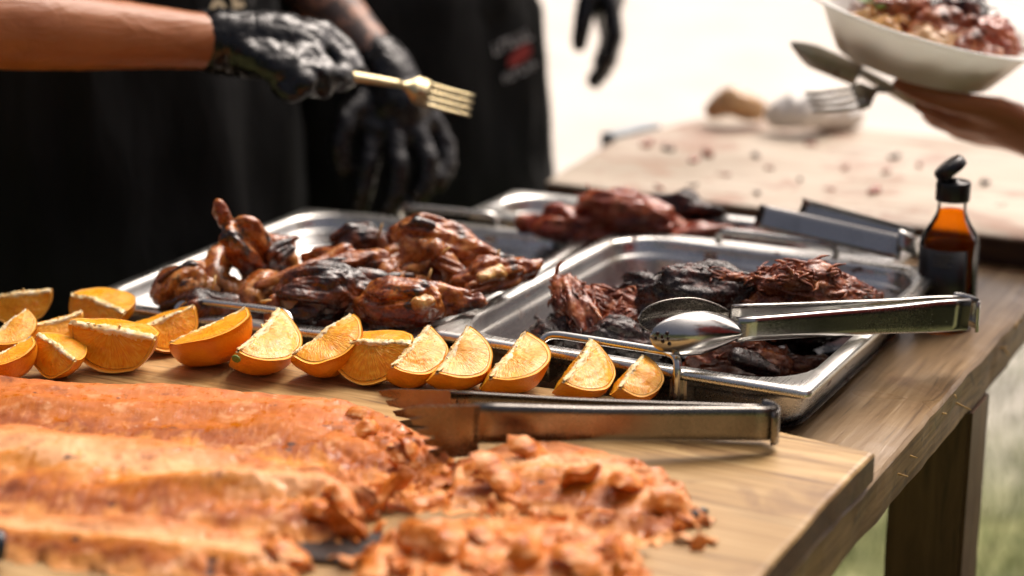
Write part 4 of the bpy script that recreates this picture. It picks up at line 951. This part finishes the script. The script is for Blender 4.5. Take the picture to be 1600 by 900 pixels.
# knife whose dark handle end shows at the left edge
kn = thing('knife', 'dark handle end of a knife at the lower left edge', 'knife', at(-40, 860, B))
V, F = tube(smooth_path([at(8, 852, B + .013), at(-15, 852, B + .014), at(-90, 850, B + .014), at(-200, 846, B + .013)], 16), [.006, .009] + [.010] * 12 + [.009, .008], 14); put('handle', V, F, Mt('dark_blue_plastic', (.012, .02, .03), .25).m, kn)
p, q = at(-200, 846, B + .013), at(-560, 830, B + .004); V = []
for s_ in (-.0008, .0008): V += [p + UPZ * .009 + AWAY * s_, p - UPZ * .011 + AWAY * s_, q - UPZ * .002 + AWAY * s_, q + UPZ * .001 + AWAY * s_]
put('blade', V, [(0,1,2,3), (7,6,5,4), (0,4,5,1), (1,5,6,2), (2,6,7,3), (3,7,4,0)], MAT['steel_dull'], kn, False)

# ------------------------------------------------------------------ scraps on the far board, things beyond
SC = [(1010, 225, .010), (1045, 232, .008), (1105, 238, .011), (1085, 250, .008), (1182, 243, .007), (1205, 262, .006), (1130, 272, .006), (1250, 280, .008), (1320, 262, .007), (1365, 298, .011), (1395, 245, .008), (1435, 258, .007), (1295, 295, .006), (1540, 285, .008), (1565, 320, .005), (1030, 292, .006), (1180, 300, .006), (1385, 268, .006), (1270, 225, .007), (1080, 290, .005)]
mc = {}
for k, (x, y, r) in enumerate(SC):
    p = at(x, y, B + .005 + r * .35); d = np.array([RNG.uniform(-1, 1), RNG.uniform(-1, 1), 0]) * r
    V, F = blob([(p - d, r * .5, p + d, r * .35)], .0025, 2); V = V + vnormals(V, F) * (fbm(V, 120, 2, k) * .002)[:, None]; V[:, 2] = np.maximum(V[:, 2], B + .0055)
    o = link('meat_scrap', new_mesh('meat_scrap', V - p, F, MAT[['ribs', 'bark', 'pork'][k % 3]])); o.location = p
    tag(o, 'small scrap of meat left on the pale carving board', 'meat scrap', 'meat scraps on the carving board')
meat_mesh('bread_end', chain([at(1118, 172, .87), at(1148, 158, .885), at(1185, 176, .868)], [.014, .021, .013]), .004, MAT['chick_meat'], 2, .005, 30, 3.0, lab='blurred tan brown lump at the back edge of the pale board', cat='food')
# white paper bag behind the board
V, F = blob(chain([at(1215, 178, .875), at(1260, 170, .885), at(1330, 182, .865)], [.013, .019, .014]), .005, 2); V = V + vnormals(V, F) * (fbm(V, 35, 3, 2, True) * .006)[:, None]
o = link('paper_napkin', new_mesh('paper_napkin', V - V.mean(0), F, Mt('white_paper', (.78, .77, .74), .8).m)); o.location = V.mean(0); tag(o, 'crumpled white paper napkin at the back edge of the pale board', 'napkin')

# ------------------------------------------------------------------ cutlery
def fork(label, tip, neck, end, width, nrm, mat, tine=.045, curve=.006):
    root = thing('fork', label, 'fork', tuple(neck)); tip, neck, end = map(np.array, (tip, neck, end))
    d = tip - neck; L = np.linalg.norm(d); d /= L; n = np.array(nrm, float); n -= d * (n @ d); n /= np.linalg.norm(n); s = np.cross(d, n)
    hl = L - tine
    def strip(name, rows, th=.0022):
        V = []
        for c, w, up in rows:
            for a, b in ((-w, -th/2), (w, -th/2), (w, th/2), (-w, th/2)): V.append(c + s * a + n * (b + up))
        R = [V[i*4:i*4+4] for i in range(len(rows))]; VV, FF = rings(R); return put(name, VV, FF, MAT[mat], root)
    rows = []
    for k in range(12):
        t = k / 11; w = width/2 * (.16 + .84 * min(1, t / .55) ** 1.4); rows.append((neck + d * hl * t, w, -curve * math.sin(t * 1.5) * 1.2))
    strip('head', rows)
    for q in range(4):
        off = (-.5 + (q + .5) / 4) * width * 1.0; rw = []
        for k in range(8):
            t = k / 7; rw.append((neck + d * (hl - .001 + tine * t) + s * off, width * .062 * (1 - .35 * t), -curve * 1.2 + curve * 1.6 * t * t))
        strip('tine', rw)
    e = end - neck; rows = [(neck + e * t + n * .004 * math.sin(t * 3.1), .0035 + .0025 * t, 0) for t in np.linspace(0, 1, 14)]
    ss = s; 
    strip('stem', rows, .003); return root
fork('brass coloured fork held over the chicken by the black gloved hand', pd(738, 166, 1.83), pd(628, 132, 1.80), pd(470, 110, 1.775), .027, UPZ * .35 - AWAY * .9 + _rt * .2, 'brass')

# ------------------------------------------------------------------ people
def hand_caps(wrist, knuckles, fingers, thumb, rw, rk, rf):
    caps = []
    for i, k in enumerate(knuckles):
        caps += [(wrist, rw * .82, k, rk)]
        if i: caps += [(knuckles[i - 1], rk * .95, k, rk * .95)]
    for i, f in enumerate(fingers):
        pts = [knuckles[i]] + list(f); rr = np.linspace(rk * .95, rf, len(pts)); caps += chain(pts, list(rr))
    pts = list(thumb); caps += chain(pts, [rk * 1.15, rf * 1.35, rf * 1.2, rf][:len(pts)]); return caps
def person(label, base, face, arms, gloves, skin_m, clothes, apron=True, sleeves=.45, height=1.0):
    """arms: list of (shoulder, elbow, wrist); whole body one skin, clothing as children"""
    f = np.array([math.cos(face), math.sin(face), 0]); s = np.array([-math.sin(face), math.cos(face), 0]); b = np.array([base[0], base[1], 0.0])
    def L(x, y, z): return b + f * x + s * y + UPZ * z * height
    root = thing('person', label, 'person', tuple(b))
    tor = [(L(0, -.095, .93), .125, L(0, .095, .93), .125), (L(.01, -.085, 1.02), .120, L(.01, .085, 1.02), .120), (L(.01, -.08, 1.12), .115, L(.01, .08, 1.12), .115), (L(0, -.09, 1.22), .118, L(0, .09, 1.22), .118),
           (L(-.01, -.10, 1.32), .115, L(-.01, .10, 1.32), .115), (L(-.015, -.13, 1.42), .075, L(-.015, .13, 1.42), .075)]
    legs = []
    for q in (-1, 1): legs += chain([L(0, .10 * q, .90), L(.01, .11 * q, .50), L(-.02, .11 * q, .09)], [.095, .062, .045])
    feet = [(L(-.03, .11 * q, .05), .045, L(.15, .13 * q, .035), .032) for q in (-1, 1)]
    head = [(L(-.01, 0, 1.45), .058, L(.015, 0, 1.56), .052), (L(.0, 0, 1.68), .092, L(.03, 0, 1.64), .082), (L(.045, 0, 1.585), .050, L(.06, 0, 1.57), .038), (L(.105, 0, 1.655), .012, L(.125, 0, 1.625), .014), (L(0, -.09, 1.65), .018, L(0, -.092, 1.62), .015), (L(0, .09, 1.65), .018, L(0, .092, 1.62), .015),
            (L(.10, -.02, 1.578), .010, L(.10, .02, 1.578), .010)]
    armc = []; slc = []
    for (sh, el, wr) in arms:
        armc += chain([np.array(sh), np.array(el)], [.052, .042]) + chain([np.array(el), np.array(el) * .62 + np.array(wr) * .38, np.array(wr)], [.042, .041, .027]); e = np.array(sh) + (np.array(el) - np.array(sh)) * sleeves * 1.5
        slc += chain([np.array(sh), e], [.066, .062])
    for hc in [g for g in gloves if g[1] == 'skin']: armc += hc[0]
    V, F = blob(tor + legs + feet + head + armc, .0075, 6); put('body', V, F, skin_m, root)
    def grow(caps, k): return [(a, ra + k, c, rc + k) for a, ra, c, rc in caps]
    V, F = blob(grow(tor[1:], .014) + slc, .010, 5); N = vnormals(V, F); V = V + N * (fbm(V * np.array([1, 1, .4]), 9, 3, base[1]) * .010)[:, None]; put('shirt', V, F, clothes[0], root)
    V, F = blob(grow(tor[:1], .018) + grow(legs, .022), .011, 5); N = vnormals(V, F); V = V + N * (fbm(V * np.array([1, 1, .3]), 9, 3, base[1] + 3) * .010)[:, None]; put('trousers', V, F, clothes[1], root)
    for q, ft in zip((-1, 1), feet): V, F = blob(grow([ft], .012), .008, 3); V[:, 2] = np.maximum(V[:, 2], .001); put('shoe', V, F, MAT['black_plastic'], root)
    V, F = blob([(L(-.02, 0, 1.715), .093, L(-.035, 0, 1.66), .090)], .008, 3); N = vnormals(V, F); V = V + N * (fbm(V, 60, 3) * .006)[:, None]; V += np.array([0, 0, .006]); put('hair', V, F, MAT['hair'], root)
    for q in (-1, 1):
        V, F = blob([(L(.098, .034 * q, 1.668), .011, L(.099, .034 * q, 1.668), .011)], .003, 1); put('eye', V, F, Mt('eye', (.7, .68, .64), .2).m, root)
    if apron:
        R = []; nz, na = 46, 40
        for i in range(nz):
            z = 1.36 - (1.36 - .50) * i / (nz - 1); hw = 26 if z > 1.28 else (26 + (1.28 - z) / .14 * 62 if z > 1.14 else 88)
            row = []
            for j in range(na):
                a = rad(-hw + 2 * hw * j / (na - 1)); rx = .150 if z > 1.05 else .158 + (1.05 - z) * .05; ry = (.235 if z > 1.0 else .245 + (1.0 - z) * .04)
                fold = fbm(np.array([[a * 2.2, z * 1.1, base[1] * 3]]), 2.4, 2)[0] * .012 + fbm(np.array([[a * 4, z * 3, 1.0]]), 3, 2)[0] * .004 * (1 + (z < .95))
                row.append(L((rx + fold) * math.cos(a), (ry + fold) * math.sin(a), z))
            R.append(row)
        V = [v for r in R for v in r]; o = put('apron', V, [tuple(reversed(q)) for q in grid_faces(nz, na)], MAT['apron'], root); md = o.modifiers.new('t', 'SOLIDIFY'); md.thickness = .003; md.offset = 0
    for caps, kind in gloves:
        if kind == 'glove':
            V, F = blob(caps, .0030, 3); N = vnormals(V, F); V = V + N * (fbm(V, 45, 3, 2, True) * .0011 + fbm(V, 110, 2, 4, True) * .0005)[:, None]; put('glove', V, F, MAT['glove'], root)
    return root, L
# the nearer cook, fork in hand
D1 = 1.79
w1 = pd(345, 66, D1 - .01)
kn1 = [pd(505, 52, D1 + .030), pd(500, 66, D1 + .008), pd(482, 84, D1 - .014), pd(452, 100, D1 - .034)]
fi1 = [[pd(540, 82, D1 + .028), pd(556, 112, D1 + .015), pd(540, 124, D1 + .0)], [pd(535, 100, D1 + .006), pd(535, 126, D1 - .008), pd(505, 128, D1 - .01)], [pd(512, 118, D1 - .022), pd(502, 138, D1 - .028), pd(478, 130, D1 - .022)], [pd(476, 130, D1 - .044), pd(458, 144, D1 - .046), pd(438, 134, D1 - .036)]]
th1 = [pd(390, 84, D1 - .03), pd(440, 112, D1 - .04), pd(490, 116, D1 - .035), pd(530, 120, D1 - .015)]
g1 = hand_caps(w1, kn1, fi1, th1, .033, .0135, .0095) + [(pd(314, 63, D1 - .01), .0285, w1, .031), (w1, .032, pd(440, 72, D1), .033), (pd(440, 72, D1), .030, pd(480, 72, D1 + .005), .024)]
p1, L1 = person('cook in black apron and black gloves holding a fork over the chicken', (-.615, .315), rad(-26), [((-.70, .12, 1.43), pd(-175, 28, 1.62), pd(345, 66, D1 - .01)), ((-.53, .49, 1.43), (-.78, .58, 1.12), (-.86, .42, 1.02))],
       [(g1, 'glove'), ([((-.86, .42, 1.02), .03, (-.86, .35, 1.0), .034), ((-.86, .35, 1.0), .026, (-.85, .27, .99), .012)], 'skin')], MAT['skin1'], (MAT['shirt'], MAT['trousers']))
# the cook behind, both gloved hands lowered
D2 = 2.08
w2 = pd(600, 108, D2)
kn2 = [pd(672, 188, D2 + .01), pd(646, 200, D2 - .012), pd(614, 208, D2 - .022), pd(580, 206, D2 - .020)]
fi2 = [[pd(694, 228, D2 + .012), pd(696, 258, D2 + .004), pd(682, 286, D2 - .008)], [pd(668, 252, D2 - .02), pd(662, 290, D2 - .022), pd(644, 320, D2 - .02)], [pd(622, 262, D2 - .035), pd(616, 302, D2 - .034), pd(604, 336, D2 - .03)], [pd(574, 258, D2 - .03), pd(568, 292, D2 - .03), pd(562, 322, D2 - .026)]]
th2 = [pd(575, 150, D2 - .01), pd(540, 190, D2 - .035), pd(530, 230, D2 - .04), pd(536, 262, D2 - .036)]
g2 = hand_caps(w2, kn2, fi2, th2, .032, .0145, .0105) + [(w2, .032, pd(622, 165, D2 - .005), .036), (pd(590, 92, D2 + .005), .029, w2, .031)]
D3 = 2.42
w3 = pd(938, -60, D3)
kn3 = [pd(952, 8, D3 - .025), pd(954, 12, D3 - .008), pd(948, 12, D3 + .012), pd(938, 10, D3 + .03)]
fi3 = [[pd(960, 55, D3 - .028), pd(950, 92, D3 - .026), pd(928, 126, D3 - .02)], [pd(960, 58, D3 - .008), pd(952, 96, D3 - .006), pd(932, 128, D3 - .002)], [pd(957, 56, D3 + .012), pd(950, 92, D3 + .014), pd(934, 118, D3 + .016)], [pd(950, 50, D3 + .032), pd(946, 78, D3 + .033), pd(936, 100, D3 + .034)]]
th3 = [pd(925, -25, D3 - .02), pd(914, 15, D3 - .03), pd(908, 48, D3 - .032), pd(905, 70, D3 - .03)]
g3 = hand_caps(w3, kn3, fi3, th3, .030, .0125, .0088) + [(w3, .028, pd(945, 0, D3), .026), (pd(935, -90, D3), .028, w3, .029)]
p2, L2 = person('cook in black standing further back with lowered gloved hands', (-.545, .785), rad(-38), [((-.66, .64, 1.43), (-.57, .54, 1.17), tuple(w2)), ((-.43, .94, 1.43), (-.36, 1.02, 1.16), tuple(w3))],
       [(g2, 'glove'), (g3, 'glove')], MAT['skin2'], (MAT['shirt'], MAT['trousers']))
# customer with a bowl, mostly out of the picture
D4 = 1.86
w4 = pd(1760, 262, D4 + .02)
kn4 = [pd(1560, 172, D4 - .02), pd(1560, 195, D4 + .005), pd(1565, 208, D4 + .03), pd(1580, 214, D4 + .05)]
fi4 = [[pd(1490, 160, D4 - .03), pd(1445, 146, D4 - .028), pd(1408, 130, D4 - .025)], [pd(1500, 190, D4 + .005), pd(1470, 176, D4 + .02), pd(1440, 165, D4 + .03)], [pd(1510, 205, D4 + .035), pd(1475, 190, D4 + .055), pd(1450, 178, D4 + .065)], [pd(1530, 212, D4 + .06), pd(1500, 200, D4 + .085), pd(1480, 190, D4 + .095)]]
th4 = [pd(1690, 215, D4 - .04), pd(1660, 150, D4 - .075), pd(1640, 110, D4 - .085), pd(1630, 85, D4 - .08)]
g4 = hand_caps(w4, kn4, fi4, th4, .034, .0155, .0120) + [(w4, .032, pd(1640, 215, D4 + .01), .030), (pd(1640, 215, D4 + .01), .026, pd(1560, 200, D4 + .01), .018)]
p3, L3 = person('customer at the right edge whose hand holds a white bowl of food', (.93, .72), rad(175), [((.90, .93, 1.40), (.80, .98, 1.10), tuple(w4)), ((.92, .50, 1.40), (1.02, .42, 1.12), (1.05, .40, .88))],
       [(g4, 'skin'), ([((1.05, .40, .88), .03, (1.05, .40, .80), .032), ((1.05, .40, .80), .026, (1.04, .40, .71), .012)], 'skin')], MAT['skin3'], (MAT['blue'], MAT['trousers']), apron=False)
MAT['red'] = cloth('red_shirt_cloth', (.30, .02, .015))
p4, L4 = person('customer in a red shirt waiting beyond the right edge of the picture', (1.02, .18), rad(178), [((1.01, 0.38, 1.40), (1.06, 0.46, 1.12), (0.92, 0.44, .92)), ((1.01, -0.02, 1.40), (1.06, -0.10, 1.12), (0.92, -0.08, .92))],
       [([((0.92, 0.44, .92), .03, (0.88, 0.43, .86), .034), ((0.88, 0.43, .86), .024, (0.83, 0.42, .80), .012)], 'skin'), ([((0.92, -0.08, .92), .03, (0.88, -0.07, .86), .034), ((0.88, -0.07, .86), .024, (0.83, -0.06, .80), .012)], 'skin')], MAT['skin1'], (MAT['red'], MAT['trousers']), apron=False)
# apron prints
def decal(name, pts2, origin, ux, uy, mat, root, off, th=.0006):
    n = np.cross(ux, uy); V = [origin + ux * x + uy * y + n * off for x, y in pts2]; V2 = [v + n * th for v in V]; k = len(V)
    return put(name, V + V2, [tuple(range(k - 1, -1, -1)), tuple(range(k, 2 * k))] + [(i, (i + 1) % k, k + (i + 1) % k, k + i) for i in range(k)], mat, root, False)
def front_hit(L, pxy, face, rx=.150):
    return None
def surf_point(root, x, y):
    """where the view ray meets this person's clothing"""
    dg = bpy.context.evaluated_depsgraph_get(); best = None
    for ch in root.children:
        if ch.name.split('.')[0] in ('apron', 'shirt', 'trousers'):
            M = ch.matrix_world.inverted(); o = M @ Vector(CAM); d = (M.to_3x3() @ Vector(ray(x, y))).normalized()
            ok, loc, nr, _ = ch.ray_cast(o, d)
            if ok:
                w = ch.matrix_world @ loc; dist = (w - Vector(CAM)).length
                if best is None or dist < best[0]: best = (dist, np.array(w), np.array((ch.matrix_world.to_3x3() @ nr).normalized()))
    return best
bpy.context.view_layer.update()
def frame_at(root, x, y):
    h = surf_point(root, x, y)
    if h is None: return None
    n = h[2] if h[2] @ _fw < 0 else -h[2]
    uy = UPZ - n * (n @ UPZ); uy /= np.linalg.norm(uy); ux = np.cross(uy, n); return h[1], ux, uy, n
fr = frame_at(p1, 345, 4)
if fr:
    o, ux, uy, n = fr; o = o + n * .004
    arc = [(.012 * math.cos(a) * 1.0, .012 * math.sin(a)) for a in np.linspace(.0, math.pi, 14)] + [(.0065 * math.cos(a), .0065 * math.sin(a)) for a in np.linspace(math.pi, 0, 14)]
    decal('print', [(x - .010, y - .008) for x, y in arc], o, ux, uy, MAT['print_cream'], p1, .0005)
    decal('print', [(.012, .030), (.012, -.008), (.030, -.008), (.030, -.002), (.019, -.002), (.019, .030)], o, ux, uy, MAT['print_cream'], p1, .0005)
    decal('print', [(.040, -.004), (.044, -.007), (.046, -.002), (.043, .001)], o, ux, uy, MAT['print_grey'], p1, .0005)
fr = frame_at(p2, 800, 84)
if fr:
    o, ux, uy, n = fr; o = o + n * .010; ca, sa = math.cos(rad(16)), math.sin(rad(16)); ax = ux * ca + uy * sa; ay = uy * ca - ux * sa
    rg = np.random.default_rng(5)
    def glyphs(y0, h, x0, x1, mat):
        x = x0
        while x < x1:
            w = rg.uniform(.005, .009); st = .002
            for a in ((x, y0, x + st, y0 + h), (x + st, y0 + h * rg.choice([0, .4, .8]), x + w, y0 + h * 0 + 0)):
                xa, ya, xb, yb = a
                if yb <= ya: yb = ya + h * .22
                decal('print', [(xa, ya), (xb, ya), (xb, yb), (xa, yb)], o, ax, ay, mat, p2, .0)
            x += w + .0018
    glyphs(.012, .016, -.032, .022, MAT['print_white']); glyphs(-.028, .012, -.026, .020, MAT['print_white'])
    decal('print', [(-.016, -.010), (-.004, -.013), (.018, -.009), (.024, .000), (.020, .008), (.006, .009), (-.006, .004), (-.014, .0)], o, ax, ay, MAT['print_red'], p2, 0)

# ------------------------------------------------------------------ bowl with food, its fork and knife
bo = pd(1450, 26, D4); tilt = Matrix.Rotation(math.atan2(_rt[1], _rt[0]), 3, 'Z') @ Matrix.Rotation(rad(13), 3, 'Y') @ Matrix.Rotation(rad(7), 3, 'X')
bw = thing('food_bowl', 'white plastic bowl of meat and salad held up over the pale board', 'bowl', tuple(bo)); bw.rotation_euler = tilt.to_euler()
K = 1.0
pro = [(0, -.060), (.060, -.060), (.070, -.058), (.083, -.035), (.096, -.006), (.102, .000), (.132, .010), (.136, .010), (.1365, .0085), (.134, .007), (.104, -.0035), (.098, -.010), (.085, -.038), (.073, -.0615), (.060, -.064), (0, -.064)]
V, F = lathe([(r * 1.10, z * .82) for r, z in pro], 64); link('shell', new_mesh('shell', V, [tuple(reversed(f)) for f in F], MAT['white_plastic']), bw)
Tn = np.array(tilt)
def inb(x, y, z): return bo + Tn @ np.array([x, y, z])
food = [((.01, -.03, -.012), .028, 'pork', 'brown shredded meat heap in the held bowl'), ((-.03, .0, -.006), .026, 'pork', 'meat lump at the middle of the held bowl'), ((.03, .01, .0), .028, 'bark', 'black charred meat on top of the held bowl'), ((.06, -.02, -.008), .024, 'ribs', 'red meat at the right of the held bowl'), ((-.01, .045, -.008), .026, 'ribs', 'red meat at the far side of the held bowl'),
        ((-.062, -.02, -.022), .017, 'stuffing', 'yellow salad heap at the left of the held bowl'), ((-.050, -.052, -.018), .014, 'stuffing', 'yellow salad bits at the front of the held bowl'), ((-.01, -.066, -.016), .018, 'chick_meat', 'pale potato salad at the front of the held bowl'), ((.04, -.062, -.014), .020, 'pork', 'brown meat shreds at the front of the held bowl')]
for k, (c, r, m, lab) in enumerate(food):
    p = inb(*c); meat_mesh('bowl_food', [(p - _rt * r * .5, r * .8, p + _rt * r * .6, r * .7), (p, r, p + UPZ * r * .2, r * .8)], .0026, MAT[m], 1, .006, 50, 120 + k * 2.1, .004, lab=lab, cat='food', grp='food in the held bowl', spikes=30, spike_len=.016)
leafm = Mt('salad_leaf', (.10, .20, .03), .4).m
for k in range(7):
    p = inb(RNG.uniform(-.075, -.02), RNG.uniform(-.06, .02), RNG.uniform(.0, .008)); a = RNG.uniform(0, 6.28); u = np.array([math.cos(a), math.sin(a), .2]); v = np.cross(u, UPZ); s_ = RNG.uniform(.007, .012)
    V = [p + u * s_ * x + v * s_ * .55 * y * math.sin(math.pi * (x + 1) / 2) ** .6 + UPZ * (.003 * x * x + .002 * abs(y)) for x in np.linspace(-1, 1, 9) for y in (-1, -.5, 0, .5, 1)]
    o = link('salad_leaf', new_mesh('salad_leaf', np.array(V) - p, grid_faces(9, 5), leafm)); o.location = p; md = o.modifiers.new('t', 'SOLIDIFY'); md.thickness = .0006; tag(o, 'small green salad leaf in the held bowl', 'leaf', 'salad leaves in the held bowl')
fork('dark steel fork held under the white bowl, tines pointing left', pd(1262, 162, D4 - .01), pd(1372, 140, D4 + .0), pd(1520, 150, D4 + .03), .030, UPZ * .75 - AWAY * .75, 'steel_dull', .052)
kn = thing('table_knife', 'dark steel knife blade showing beside the white bowl', 'knife', tuple(pd(1330, 100, D4 + .02)))
t0, t1 = pd(1236, 66, D4 + .03), pd(1345, 112, D4 + .05); dd = (t1 - t0); ln = np.linalg.norm(dd); dd /= ln; uu = UPZ - dd * (dd @ UPZ); uu /= np.linalg.norm(uu); ww = np.cross(dd, uu)
R = []
for k in range(14):
    t = k / 13; h = .0125 * min(1, (t + .02) / .35) ** .7; c = t0 + dd * ln * t - uu * h * .3
    R.append([c + uu * h * .9 + ww * .0009, c - uu * h + ww * .0002, c - uu * h - ww * .0002, c + uu * h * .9 - ww * .0009])
V, F = rings(R); put('blade', V, F, MAT['steel_dull'], kn)
V, F = tube([t1 - dd * .002, t1 + dd * .03 + UPZ * -.004, t1 + dd * .07 - UPZ * .008, t1 + dd * .11 - UPZ * .012], [.005, .006, .007, .006], 12); put('handle', V, F, MAT['steel_dull'], kn)
